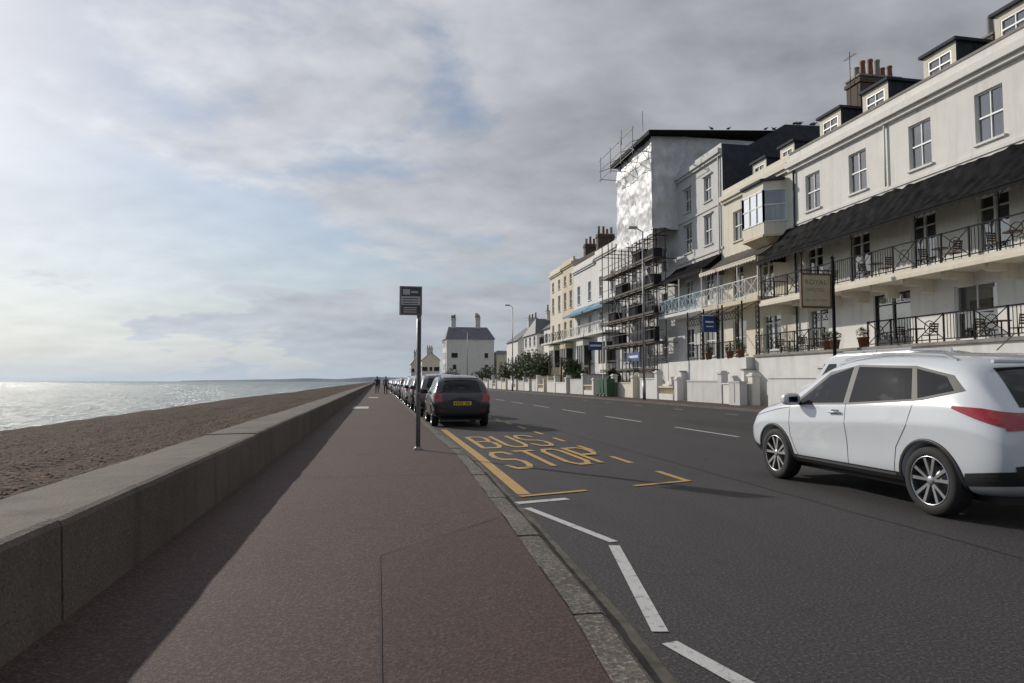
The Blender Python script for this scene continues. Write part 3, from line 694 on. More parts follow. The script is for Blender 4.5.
for y,m in ((33.45,WHITE),(41.0,WHITE2),(48.3,CREAM2),(61,WHITE),(68,WHITE2),(76,CREAM2),(81,WHITE),(87,WHITE)):
    w.box(18.9,21.9,y-.12,y+.12,.1,1.9,m); w.box(18.85,21.9,y-.17,y+.17,1.902,1.98,CONC)
w.build('walls',dw)

# ------------------------------------------------------------ plants
def foliage(g,c,rad,n,m,m2,leaf=.12):
    for _ in range(n):
        while True:
            p=Vector((R.uniform(-1,1),R.uniform(-1,1),R.uniform(-1,1)))
            if .35<p.length<1: break
        q=Vector((c[0]+p.x*rad[0],c[1]+p.y*rad[1],c[2]+p.z*rad[2]))
        a=Vector((R.gauss(0,1),R.gauss(0,1),R.gauss(0,1))).normalized(); b_=a.orthogonal().normalized(); s=leaf*R.uniform(.6,1.4)
        g.face([q-a*s,q-b_*s*.5,q+a*s,q+b_*s*.5],m if R.random()<.65 else m2)
def bush(name,x,y,z,h,rx,n=900,trunk=True,leaf=.14):
    e=empty(name); g=MB()
    if trunk:
        g.beam((x,y,z),(x+.1,y,z+h*.5),.12,BARK,7,.07)
        for k in range(5):
            a=k*1.3; g.beam((x+.1,y,z+h*.35),(x+rx*.6*math.cos(a),y+rx*.6*math.sin(a),z+h*.75),.05,BARK,5,.02)
    g.build('trunk',e); l=MB()
    for k in range(9):
        a=R.uniform(0,6.28); rr=rx*R.uniform(.1,.75); cz=z+h*R.uniform(.35,.85)
        foliage(l,(x+rr*math.cos(a),y+rr*math.sin(a),cz),(rx*.45,rx*.45,h*.22),n//9,LEAF,LEAF2,leaf)
    l.build('foliage',e)
for (x,y,h,rx) in ((20.3,71,3.6,1.4),(20,84,4.2,2.2),(20.2,89,5.0,2.6),(20.5,94,5.6,3),(21,101,5,2.8),(22,116,5,2.5),(19.8,66,2.6,.9),(20,57,2.2,.8),(19.4,125,4,2.5),(17,168,5,3.5)):
    bush('garden_tree',x,y,.1,h,rx,1100,True,.2)
def palm(x,y,h):
    e=empty('palm_tree'); g=MB(); g.beam((x,y,.1),(x,y,h),.14,BARK,8,.1); g.build('trunk',e); l=MB()
    for k in range(34):
        a=k*2.4; el=R.uniform(-.3,1.2); L=R.uniform(.9,1.4); pr=Vector((x,y,h)); d=Vector((math.cos(a)*math.cos(el),math.sin(a)*math.cos(el),math.sin(el)))
        sd=Vector((-math.sin(a),math.cos(a),0))
        for s_ in range(5):
            nx_=pr+d*L/5; wv=.06*(1-s_/5); wn=.06*(1-(s_+1)/5)
            l.face([pr-sd*wv,pr+sd*wv,nx_+sd*wn,nx_-sd*wn],LEAF2 if k%3 else LEAF); pr=nx_; d=(d+Vector((0,0,-.22))).normalized()
    l.build('fronds',e)
palm(20.2,75,3.4); palm(20,79.5,4.0); palm(19.6,62.5,3.0)
def pot(x,y,z,s=1):
    e=empty('potted_plant'); g=MB(); g.lathe([(.001,0),(.17*s,0),(.24*s,.4*s),(.27*s,.4*s),(.27*s,.46*s),(.2*s,.46*s),(.18*s,.4*s),(.001,.4*s)],(x,y,z),(0,0,1),TERRA,14); g.build('pot',e)
    l=MB(); foliage(l,(x,y,z+.65*s),(.3*s,.3*s,.28*s),160,LEAF,LEAF2,.06); l.build('leaves',e)
for (x,y,z) in ((19.62,26.9,TZ+.12),(19.62,25.1,TZ+.12),(19.62,27.4,TZ+.12),(19.3,35.5,TZ),(19.3,38,TZ),(19.3,34.3,TZ)): pot(x,y,z,.9)

# ------------------------------------------------------------ street furniture
bs=empty('bus_stop',(.735,12.75,.08)); g=MB(); PG=mat('pole_grey',(.20,.20,.21),.45,.15,8,metal=.2); SD=mat('sign_dark',(.05,.05,.055),.4,.1,6); SW=mat('sign_white',(.45,.45,.46),.4,.1,6)
g.beam((0,0,0),(0,0,2.95),.042,PG,12); g.lathe([(.08,0),(.08,.03),(.045,.06)],(0,0,0),(0,0,1),PG,12); g.build('pole',bs)
g=MB(); g.box(-.33,.02,-.055,-.018,2.48,2.96,SD); g.box(-.36,.05,-.062,-.016,2.962,2.985,PG); g.box(-.36,.05,-.062,-.016,2.455,2.478,PG); g.box(-.36,-.332,-.06,-.017,2.48,2.96,PG); g.box(.022,.05,-.06,-.017,2.48,2.96,PG)
g.box(-.325,.015,-.0575,-.0555,2.64,2.80,SW)
for k in range(3): g.box(-.30,-.02,-.059,-.0578,2.66+.045*k,2.675+.045*k,SD)
g.box(-.30,-.17,-.0575,-.0555,2.83,2.93,SW); g.box(-.15,-.02,-.0575,-.0555,2.86,2.90,SW)
for k in range(3): g.box(-.29,-.05,-.0575,-.0555,2.50+.04*k,2.52+.04*k,SW)
g.build('flag_sign',bs)
g=MB(); g.box(-.035,.035,-.11,-.046,1.0,2.4,PG); g.box(-.022,.022,-.114,-.1105,1.05,2.35,SD); g.box(-.055,.055,.0,.05,1.2,1.25,PG)
g.build('timetable_case',bs)
def lamp(x,y,h,arm=-1.6):
    e=empty('street_lamp',(x,y,.105)); g=MB(); g.beam((0,0,0),(0,0,1.3),.11,STEEL,10); g.beam((0,0,1.3),(0,0,h),.075,STEEL,10,.045)
    g.beam((0,0,h),(arm,0,h+.25),.035,STEEL,8); g.box(arm-.55,arm+.05,-.13,.13,h+.2,h+.32,STEEL); g.box(arm-.5,arm,-.1,.1,h+.16,h+.198,FRAME); g.build('column_and_head',e)
lamp(17.3,43.2,11.2,-.45); lamp(16.4,84,10.4,-.4); lamp(16.4,128,10.4,-.4); lamp(16.4,170,10.4,-.4)
e=empty('hotel_sign'); g=MB(); g.beam((18.95,26,.1),(18.95,26,6.5),.07,IRON,8); g.lathe([(.001,0),(.1,.05),(.001,.18)],(18.95,26,6.5),(0,0,1),IRON,8)
SGN=mat('sign_cream',(.42,.37,.27),.6,.12,4); g.beam((17.4,26,6.0),(18.95,26,6.0),.03,IRON)
g.box(17.45,18.8,25.96,26.04,4.45,5.85,SGN); 
for bx in ((17.4,18.85,5.8,5.88),(17.4,18.85,4.4,4.48),(17.4,17.47,4.48,5.8),(18.78,18.85,4.48,5.8)): g.box(bx[0],bx[1],25.94,26.06,bx[2],bx[3],WOOD)
g.build('post_and_board',e)
F=Matrix(((1,0,0,0),(0,0,-1,0),(0,1,0,0),(0,0,0,1)))
LET=mat('sign_letters',(.12,.1,.08),.6)
text('ROYAL','lettering',e,1.0,.2,LET,Matrix.Translation((17.62,25.955,5.4))@F); text('HOTEL','lettering',e,.8,.14,LET,Matrix.Translation((17.72,25.955,5.1))@F); text('sea view rooms','lettering',e,1.0,.08,LET,Matrix.Translation((17.62,25.955,4.7))@F)
e=empty('blue_hanging_sign'); g=MB(); g.beam((19.6,37.5,.1),(19.6,37.5,5.4),.05,IRON,8); g.box(18.7,19.55,37.47,37.53,4.2,5.15,BLUES); g.box(18.68,19.57,37.46,37.54,5.152,5.2,FRAME); g.box(18.85,19.4,37.462,37.468,4.75,4.85,FRAME); g.box(18.9,19.35,37.462,37.468,4.5,4.56,FRAME); g.build('post_and_board',e)
e=empty('scaffold_banner'); g=MB(); g.box(19.85,19.9,50.5,53.3,2.9,3.6,BLUES); g.box(19.84,19.849,50.8,53,3.15,3.35,FRAME); g.build('banner',e)
e=empty('blue_estate_board'); g=MB(); g.beam((18.4,55,.1),(18.4,55,4.6),.04,FRAME); g.box(17.2,18.35,54.97,55.03,3.9,4.6,BLUES); g.box(17.3,18.25,54.96,54.968,4.2,4.35,FRAME); g.build('post_and_board',e)
def binb(x,y):
    e=empty('wheelie_bin',(x,y,.105)); g=MB()
    v=[(-.24,-.27,.06),(.24,-.27,.06),(.24,.25,.06),(-.24,.25,.06),(-.29,-.33,1.0),(.29,-.33,1.0),(.29,.33,1.0),(-.29,.33,1.0)]
    for q in ((0,3,2,1),(0,1,5,4),(1,2,6,5),(2,3,7,6),(3,0,4,7)): g.face([v[i] for i in q],GREEN)
    g.box(-.31,.31,-.36,.36,1.002,1.05,GREEN); g.box(-.24,.24,-.3,.28,1.052,1.1,GREEN); g.beam((-.28,.38,1.0),(.28,.38,1.0),.02,GREEN,6)
    for s_ in (-.26,.26): g.lathe([(.001,-.03),(.1,-.03),(.1,.03),(.001,.03)],(s_,.27,.1),(1,0,0),DARKF,12)
    g.build('bin',e); e.scale=(1.15,1.15,1.3)
binb(17.9,52); binb(17.9,52.9); binb(18.0,54.0)
e=empty('utility_cabinet'); g=MB(); g.box(17.9,18.3,32,33.1,.105,1.25,GREYR); g.box(17.86,18.34,31.95,33.15,1.252,1.32,GREYR); g.box(17.885,17.899,32.5,32.52,.2,1.2,DARKF); g.build('cabinet',e)
g=MB()
for k in range(17):
    if k<9: x=27+R.uniform(0,5.4); y=41.15; z=18.5+.2*(x-26.6)/6
    else: x=24+R.uniform(0,9); y=47.3; z=za+(zb_-za)*(x-xr)/(33.5-xr)
    d=R.choice((-1,1)); g.lathe([(.001,-.2*d),(.07,-.08*d),(.085,.02*d),(.05,.13*d),(.001,.18*d)],(x,y,z+.16),(1,0,.35*d),DARKF,7)
    g.lathe([(.001,-.05),(.045,0),(.001,.05)],(x+.17*d,y,z+.28),(0,0,1),DARKF,6); g.beam((x,y,z),(x,y,z+.1),.01,DARKF); g.beam((x+.2*d,y,z+.28),(x+.27*d,y,z+.27),.012,DARKF)
g.build('flock_of_birds')

# ------------------------------------------------------------ cars
BLK=mat('black_plastic',(.02,.02,.021),.55,.1,10); TYRE=mat('tyre_rubber',(.018,.018,.018),.8,.2,20); ALLOY=mat('alloy',(.55,.56,.58),.28,.05,5,metal=.9)
CARG,nt,b=base('car_glass'); b.inputs['Base Color'].default_value=(.010,.012,.013,1); b.inputs['Roughness'].default_value=.03; b.inputs['Specular IOR Level'].default_value=.4
sp=NOISE(nt,COORD(nt,(1,1,1.5)),3.2,2,.5); nt.links.new(MIX(nt,MR(nt,sp,.55,.66,0,1,True),(.008,.009,.010),(.05,.05,.048)),b.inputs['Base Color'])
RED,nt,b=base('red_lamp_lens'); b.inputs['Base Color'].default_value=(.32,.008,.012,1); b.inputs['Roughness'].default_value=.12; b.inputs['Coat Weight'].default_value=1
CLR=mat('clear_lamp_lens',(.5,.5,.52),.1,.1,30); PLY=mat('yellow_number_plate',(.6,.42,.03),.4,.02,5); PLK=mat('plate_characters',(.02,.02,.02),.5)
CHR=mat('chrome',(.6,.6,.62),.12,.02,5,metal=1)
def paintm(name,c,r=.25): 
    m=mat(name,c,r,.02,2,coat=.8); return m
ST0=[
(0.00,.44,.50,.64,.47,.72,.60,.715,.72,.69,.82,.55,.90,.35,.915,.92),
(0.05,.33,.62,.77,.42,.835,.60,.83,.76,.80,.88,.68,.985,.42,1.005,1.01),
(0.20,.26,.68,.84,.36,.88,.62,.885,.82,.855,.97,.76,1.10,.52,1.17,1.19),
(0.42,.23,.70,.86,.33,.89,.62,.900,.86,.865,1.04,.735,1.31,.58,1.40,1.43),
(0.62,.22,.70,.86,.31,.89,.62,.905,.87,.865,1.07,.70,1.42,.57,1.51,1.54),
(0.95,.22,.70,.86,.30,.885,.60,.905,.87,.865,1.07,.69,1.475,.57,1.56,1.585),
(1.50,.22,.70,.865,.29,.862,.56,.898,.85,.86,1.045,.69,1.505,.58,1.59,1.61),
(2.10,.22,.70,.868,.29,.855,.54,.893,.82,.86,1.02,.685,1.50,.57,1.585,1.605),
(2.60,.22,.70,.866,.29,.858,.54,.889,.79,.86,.995,.675,1.425,.55,1.51,1.53),
(3.00,.22,.70,.862,.30,.875,.56,.892,.77,.86,.98,.715,1.21,.57,1.28,1.305),
(3.35,.22,.70,.86,.31,.89,.58,.897,.77,.86,.965,.76,1.02,.58,1.065,1.085),
(3.70,.23,.70,.86,.33,.89,.58,.888,.76,.84,.93,.74,.985,.52,1.015,1.03),
(4.00,.25,.66,.83,.36,.86,.56,.855,.70,.81,.84,.70,.90,.50,.935,.95),
(4.20,.30,.60,.74,.42,.78,.52,.775,.62,.73,.70,.62,.77,.42,.80,.81),
(4.28,.40,.45,.55,.46,.60,.50,.59,.55,.56,.60,.48,.64,.3,.66,.66)]
ST={'suv':ST0,'hatch':ST0}
def lerp2(a,b,t): return (a[0]+(b[0]-a[0])*t,a[1]+(b[1]-a[1])*t)
def build_kind(kind):
    S=ST[kind]; vs=[];fs=[]
    for s in S:
        y,zb,wb=s[:3]
        L=[(wb,zb)]+[(s[3+2*i],s[4+2*i]) for i in range(6)]; z7=s[15]
        vs.append((0,y,zb)); vs+=[(-a,y,b_) for a,b_ in L]; vs.append((0,y,z7)); vs+=[(a,y,b_) for a,b_ in L[::-1]]
    n=16
    for i in range(len(S)-1):
        for j in range(n): fs.append((i*n+j,i*n+(j+1)%n,(i+1)*n+(j+1)%n,(i+1)*n+j))
    for i in (0,len(S)-1):
        o=i*n; fs.append((o,o+1,o+15)); 
        for j in range(1,7): fs.append((o+j,o+j+1,o+15-j,o+16-j))
        fs.append((o+7,o+8,o+9))
    me=bpy.data.meshes.new('cage'); me.from_pydata(vs,[],fs); me.update()
    bm=bmesh.new(); bm.from_mesh(me); bmesh.ops.recalc_face_normals(bm,faces=bm.faces)
    cr=bm.edges.layers.float.new('crease_edge'); bm.verts.ensure_lookup_table()
    for e in bm.edges:
        a,b_=e.verts[0].index,e.verts[1].index
        if abs(a-b_)==n:
            j=a%n
            if j in(5,11): e[cr]=.6
            if j in(6,10): e[cr]=.4
            if j in(4,12): e[cr]=.7 if kind=='suv' else .3
    bm.to_mesh(me); bm.free()
    for p in me.polygons: p.use_smooth=True
    ob=bpy.data.objects.new('c',me); COL.objects.link(ob); md=ob.modifiers.new('s','SUBSURF'); md.levels=md.render_levels=3
    bpy.context.view_layer.update(); dg=bpy.context.evaluated_depsgraph_get(); m2=bpy.data.meshes.new_from_object(ob.evaluated_get(dg)); 
    bvh=BVHTree.FromPolygons([v.co.copy() for v in m2.vertices],[tuple(p.vertices) for p in m2.polygons])
    ob.modifiers.clear(); ob.data=m2; m2.materials.clear(); m2.materials.append(WHITE); m2.materials.append(BLK)
    AX=[.86,3.47]
    cm=MB()
    for ya in AX:
        for s_ in (-1,1):
            cm.lathe([(.001,.52),(.372,.52),(.372,1.3),(.001,1.3)],(0,ya,.335),(s_,0,0),BLK,48,True)
    cme=cm.mesh('cut'); cme.materials.clear(); cme.materials.append(WHITE); cme.materials.append(BLK)
    for p in cme.polygons: p.material_index=1
    bm=bmesh.new(); bm.from_mesh(cme); bmesh.ops.remove_doubles(bm,verts=bm.verts,dist=.003); bmesh.ops.recalc_face_normals(bm,faces=bm.faces); bm.to_mesh(cme); bm.free()
    co=bpy.data.objects.new('cut',cme); COL.objects.link(co); bo=ob.modifiers.new('b','BOOLEAN'); bo.operation='DIFFERENCE'; bo.object=co; bo.solver='EXACT'
    bpy.context.view_layer.update(); dg=bpy.context.evaluated_depsgraph_get(); body=bpy.data.meshes.new_from_object(ob.evaluated_get(dg)); 
    bpy.data.objects.remove(ob); bpy.data.objects.remove(co)
    body.materials.clear(); body.materials.append(WHITE); body.materials.append(BLK)
    def cast(ax,s_,p):
        if ax=='side': o=Vector((3*s_,p[0],p[1])); d=Vector((-s_,0,0))
        elif ax=='rear': o=Vector((p[0]*s_,-3,p[1])); d=Vector((0,1,0))
        elif ax=='front': o=Vector((p[0]*s_,8,p[1])); d=Vector((0,-1,0))
        else: o=Vector((p[0]*s_,p[1],4)); d=Vector((0,0,-1))
        return bvh.ray_cast(o,d)
    def patch(g,ax,A,B_,off,m,nu=8,nv=8,sides=(-1,1)):
        n_=(len(A)-1)*nu
        for s_ in sides:
            P=[]
            for i in range(n_+1):
                k=min(i//nu,len(A)-2); t=i/nu-k; a=lerp2(A[k],A[k+1],t); b_=lerp2(B_[k],B_[k+1],t); row=[]
                for j in range(nv+1):
                    h=cast(ax,s_,lerp2(a,b_,j/nv)); row.append(h[0]+(h[1] if h[1].dot(h[0]-Vector((0,2.1,.8)))>0 else -h[1])*off if h[0] else None)
                P.append(row)
            for i in range(n_):
                for j in range(nv):
                    q=[P[i][j],P[i+1][j],P[i+1][j+1],P[i][j+1]]
                    if all(x is not None for x in q): g.face(q,m,True)
    def line(g,ax,pts,wd,off,m,sides=(-1,1)):
        for p,q in zip(pts,pts[1:]):
            d=Vector((q[0]-p[0],q[1]-p[1])); n_=Vector((-d.y,d.x)).normalized()*wd/2; k=max(2,int(d.length/.05))
            patch(g,ax,[(p[0]-n_.x,p[1]-n_.y),(q[0]-n_.x,q[1]-n_.y)],[(p[0]+n_.x,p[1]+n_.y),(q[0]+n_.x,q[1]+n_.y)],off,m,k,1,sides)
    G=MB()
    patch(G,'side',[(3.13,.985),(2.0,1.028),(.95,1.098),(.48,1.20)],[(2.52,1.40),(2.0,1.475),(1.15,1.445),(.66,1.345)],.003,BLK,10,8)
    for A,B_ in (([(3.0,1.012),(2.1,1.045)],[(2.50,1.355),(2.1,1.45)]),([(2.0,1.05),(1.08,1.112)],[(2.0,1.452),(1.2,1.42)]),([(1.0,1.122),(.6,1.20)],[(1.13,1.415),(.74,1.335)])):
        patch(G,'side',A,B_,.006,CARG,10,8)
    patch(G,'rear',[(-.60,1.06),(0,1.045),(.60,1.06)],[(-.50,1.41),(0,1.43),(.50,1.41)],.005,CARG,8,10,(1,))
    patch(G,'front',[(-.68,1.07),(0,1.10),(.68,1.07)],[(-.52,1.45),(0,1.485),(.52,1.45)],.005,CARG,8,10,(1,))
    g2=MB()
    line(g2,'side',[(3.12,.98),(3.10,.6),(2.98,.36)],.007,.002,BLK); line(g2,'side',[(2.05,1.03),(2.03,.6),(2.03,.36)],.007,.002,BLK)
    line(g2,'side',[(1.04,1.09),(1.1,.85),(1.27,.62),(1.33,.36)],.007,.002,BLK); line(g2,'side',[(3.0,.362),(1.33,.362)],.008,.002,BLK)
    line(g2,'rear',[(-.66,.98),(-.62,.55),(.62,.55),(.66,.98)],.009,.002,BLK,(1,)); line(g2,'side',[(4.05,.8),(3.35,.93),(3.12,.96)],.008,.002,BLK)
    for A,B_ in (([(.04,.40),(.48,.34)],[(.04,.52),(.44,.46)]),([(1.24,.25),(3.09,.25)],[(1.24,.37),(3.09,.37)]),([(3.86,.33),(4.2,.36)],[(3.88,.42),(4.2,.46)])): patch(g2,'side',A,B_,.010,BLK,12,3)
    if kind=='suv': line(g2,'side',[(3.0,.345),(1.3,.345)],.022,.014,CHR)
    patch(g2,'rear',[(-.72,.42),(-.3,.36),(.3,.36),(.72,.42)],[(-.76,.56),(-.5,.60),(.5,.60),(.76,.56)],.010,BLK,6,4,(1,))
    patch(g2,'front',[(-.6,.44),(.6,.44)],[(-.66,.60),(.66,.60)],.010,BLK,10,4,(1,)); 
    patch(g2,'front',[(.40,.66),(.70,.66)],[(.42,.76),(.74,.82)],.008,CLR,6,4)
    for ya in AX:
        for s_ in (-1,1):
            prev=None
            for k in range(41):
                th=math.pi*(-.08)+math.pi*1.16*k/40; row=[]
                for rr,of in ((.366,.0),(.368,.010),(.385,.012),(.398,.008),(.402,.0)):
                    h=cast('side',s_,(ya+rr*math.cos(th),.335+rr*math.sin(th)))
                    row.append(h[0]+Vector((s_*of,0,0)) if h[0] else None)
                if prev:
                    for a_ in range(4):
                        q=[prev[a_],row[a_],row[a_+1],prev[a_+1]]
                        if all(x is not None for x in q): g2.face(q,BLK,True)
                prev=row
    for yh,zh in ((2.22,.93),):
        for s_ in (-1,1):
            h=cast('side',s_,(yh,zh))[0]; g2.beam((h.x+s_*.028,yh-.1,zh+.003),(h.x+s_*.028,yh+.1,zh),.014,WHITE,8); 
            for e_ in (-.09,.09): g2.beam((h.x-s_*.01,yh+e_,zh),(h.x+s_*.028,yh+e_,zh),.012,WHITE,6)
            patch(g2,'side',[(yh-.07,zh-.02),(yh+.07,zh-.02)],[(yh-.07,zh+.03),(yh+.07,zh+.03)],.002,BLK,4,2,(s_,))
    mir=MB()
    for s_ in (-1,1):
        mir.beam((s_*.82,2.92,1.0),(s_*.93,2.90,1.03),.025,BLK,8)
        k=len(mir.v); nu,nv=14,12
        for j in range(nv+1):
            ph=math.pi*j/nv
            for i in range(nu):
                th=2*math.pi*i/nu; a=math.cos(th)*math.sin(ph); b_=math.sin(th)*math.sin(ph); c_=math.cos(ph)
                sg=lambda v:math.copysign(abs(v)**.7,v)
                mir.v.append((s_*(.985+.115*sg(c_)),2.90+.085*sg(a)*(1 if a>0 else .6)+(.02 if a>0 else 0),1.065+.078*sg(b_)))
        for j in range(nv):
            for i in range(nu): mir.f.append((k+j*nu+i,k+j*nu+(i+1)%nu,k+(j+1)*nu+(i+1)%nu,k+(j+1)*nu+i)); mir.m.append(mir.mi(WHITE)); mir.sm.append(True)
        mir.face([(s_*.925,2.846,1.03),(s_*1.05,2.846,1.03),(s_*1.052,2.846,1.095),(s_*.93,2.846,1.10)],CARG)
        pts=[]
        for k in range(13):
            yy=.75+1.75*k/12; h=cast('top',s_,(.60,yy))[0]; z=h.z+(.035 if 0<k<12 else .0); pts.append((s_*.60,yy,z))
        for p,q in zip(pts,pts[1:]): mir.beam(p,q,.016,CHR if kind=='suv' else BLK,6)
    L=MB()
    if kind=='suv':
        patch(L,'side',[(.56,1.035),(.30,.95),(.03,.875)],[(.56,1.06),(.28,1.045),(.035,1.0)],.012,RED,8,5)
        patch(L,'rear',[(.44,.905),(.60,.875),(.80,.86)],[(.43,.93),(.60,.965),(.80,1.0)],.012,RED,6,5)
    else:
        patch(L,'side',[(.26,.86),(.03,.80)],[(.30,1.06),(.06,1.0)],.012,RED,8,6)
        patch(L,'rear',[(.60,.78),(.80,.78)],[(.62,1.0),(.78,1.02)],.012,RED,6,6)
    hp=cast('rear',1,(0,.72))[0]
    L.box(-.27,.27,hp.y-.02,hp.y+.01,.67,.785,PLY)
    for k in range(7): 
        if k!=4: L.box(-.23+.066*k,-.195+.066*k,hp.y-.022,hp.y-.0205,.695,.76,PLK)
    patch(L,'rear',[(-.34,.80),(.34,.80)],[(-.34,.83),(.34,.83)],.012,CHR if kind=='suv' else BLK,6,1,(1,))
    patch(L,'rear',[(.56,.50),(.70,.50)],[(.56,.53),(.70,.53)],.013,RED,3,1)
    mir.beam((-.52,.45,1.475),(.52,.45,1.475),.02,WHITE,6); mir.beam((0,.42,1.18),(.36,.30,1.13),.009,BLK,5); mir.beam((0,.9,1.6),(0,.7,1.75),.006,BLK,5)
    W=MB()
    for ya in AX:
        for s_ in (-1,1):
            o=(0,ya,.335); ax=(s_,0,0)
            W.lathe([(.20,.66),(.30,.66),(.325,.68),(.335,.71),(.335,.82),(.328,.85),(.31,.868),(.25,.872),(.232,.862),(.228,.85)],o,ax,TYRE,48)
            W.lathe([(.236,.865),(.230,.870),(.222,.862),(.215,.80),(.19,.74),(.001,.73)],o,ax,BLK,40); W.lathe([(.236,.862),(.233,.870),(.226,.870),(.221,.855)],o,ax,ALLOY,48)
            W.lathe([(.14,.75),(.14,.765),(.001,.765)],o,ax,STEEL,24)
            W.lathe([(.05,.82),(.045,.855),(.03,.862),(.001,.862)],o,ax,ALLOY,20)
            for k in range(5):
                for dd in (-.17,.17):
                    a0=k*2*math.pi/5+dd*.5+.3; a1=k*2*math.pi/5+dd*1.5+.3
                    r0,r1=.03,.226
                    ca,sa=math.cos(a0),math.sin(a0); cb,sb=math.cos(a1),math.sin(a1)
                    p0=Vector((s_*.852,ya+r0*ca,.335+r0*sa)); p1=Vector((s_*.862,ya+r1*cb,.335+r1*sb)); dv=(p1-p0); nrm=Vector((0,-dv.z,dv.y)).normalized()
                    wA,wB=.012,.017
                    q=[p0-nrm*wA,p0+nrm*wA,p1+nrm*wB,p1-nrm*wB]; bk=Vector((-s_*.04,0,0))
                    W.face(q,ALLOY); W.face([q[0],q[3],q[3]+bk,q[0]+bk],ALLOY); W.face([q[1],q[2],q[2]+bk,q[1]+bk],ALLOY)
    W.box(-.62,.62,.3,4.0,.19,.30,BLK)
    return dict(body=body,glass=G.mesh('glass'),trim=g2.mesh('trim'),mirrors_and_rails=mir.mesh('mirrors'),lamps_and_plate=L.mesh('lamps'),wheels=W.mesh('wheels'))
KINDS={k:build_kind(k) for k in ('suv','hatch')}
def car(name,kind,x,y,paint,scale=(1,1,1),rot=0):
    e=empty(name,(x,y,0)); e.scale=scale; e.rotation_euler[2]=rot
    for part,me in KINDS[kind].items():
        m=me.copy()
        for i,mm in enumerate(m.materials):
            if mm is WHITE: m.materials[i]=paint
        o=bpy.data.objects.new(part,m); COL.objects.link(o); o.parent=e
PW=paintm('white_pearl_paint',(.64,.67,.70),.25); PD=paintm('dark_navy_paint',(.012,.016,.022)); PS=paintm('silver_paint',(.3,.31,.33)); PB=paintm('blue_paint',(.03,.07,.18)); PK=paintm('black_paint',(.012,.012,.013)); PR=paintm('red_paint',(.25,.02,.02)); PG2=paintm('grey_paint',(.1,.105,.11))
car('white_suv_car','suv',6.27,5.10,PW,(1.03,1.035,1.03))
car('parked_car','hatch',2.40,19.8,PD,(.96,.9,.95))
ps=[PG2,PK,PW,PS,PK,PB,PW,PR,PS,PK,PG2,PW,PS,PK]
y=25.3
for i,p in enumerate(ps):
    car('parked_car','suv' if i%2 else 'hatch',2.26+R.uniform(-.08,.08),y,p,(.95,.97,.93+R.uniform(0,.08))); y+=5.3+R.uniform(0,.7)
car('parked_car','hatch',15.0,112,PS,(.96,.95,.95),math.pi) ; car('parked_car','hatch',15.0,120,PK,(.96,.95,.95),math.pi)
def van(x,y,rot=0):
    e=empty('white_van',(x,y,0)); e.rotation_euler[2]=rot; g=MB()
    prof=[(0,.35),(0,1.0),(.03,1.95),(.12,2.08),(.5,2.14),(3.4,2.14),(3.75,2.05),(4.35,1.35),(5.0,1.15),(5.2,.9),(5.25,.45),(5.1,.3),(.2,.3)]
    hw=lambda z: .93 if z<1.1 else .93-(z-1.1)*.13
    L_=[(-hw(z),yy,z) for yy,z in prof]; R_=[(hw(z),yy,z) for yy,z in prof]
    g.face(L_,PW); g.face(R_[::-1],PW); n=len(prof)
    for i in range(n): j=(i+1)%n; g.face([L_[i],R_[i],R_[j],L_[j]],PW)
    me=g.mesh('body'); bm=bmesh.new(); bm.from_mesh(me); bmesh.ops.remove_doubles(bm,verts=bm.verts,dist=.001); bm.to_mesh(me); bm.free()
    ob=bpy.data.objects.new('body',me); COL.objects.link(ob); ob.parent=e; bv=ob.modifiers.new('b','BEVEL'); bv.width=.06; bv.segments=3
    g=MB()
    for s_ in (-1,1):
        q=lambda yy,z:(s_*(hw(z)+.006),yy,z)
        g.face([q(4.2,1.25),q(3.35,1.25),q(3.35,1.85),q(3.7,1.85)],CARG); g.face([q(3.2,1.25),q(1.9,1.25),q(1.9,1.85),q(3.2,1.85)],CARG); g.face([q(1.75,1.25),q(.3,1.25),q(.3,1.85),q(1.75,1.85)],CARG)
        for ya in (.95,4.2):
            g.lathe([(.2,.70),(.33,.72),(.34,.88),(.24,.935),(.22,.93)],(0,ya,.34),(s_,0,0),TYRE,32); g.lathe([(.22,.93),(.2,.9),(.001,.91)],(0,ya,.34),(s_,0,0),ALLOY,24)
    g.face([(-.72,-.006,1.2),(.72,-.006,1.2),(.68,.024,1.8),(-.68,.024,1.8)],CARG); g.box(-.26,.26,-.02,-.005,.75,.86,PLY)
    g.box(-.9,-.78,-.015,-.003,.8,1.3,RED); g.box(.78,.9,-.015,-.003,.8,1.3,RED)
    for s_ in (-.62,.62): g.beam((s_,.6,2.2),(s_,3.3,2.2),.025,CHR,6)
    for yy in (.6,1.9,3.3):
        for s_ in (-.62,.62): g.beam((s_,yy,2.12),(s_,yy,2.2),.02,CHR,6)
    g.build('glass_wheels_and_trim',e)
van(14.4,15.2)

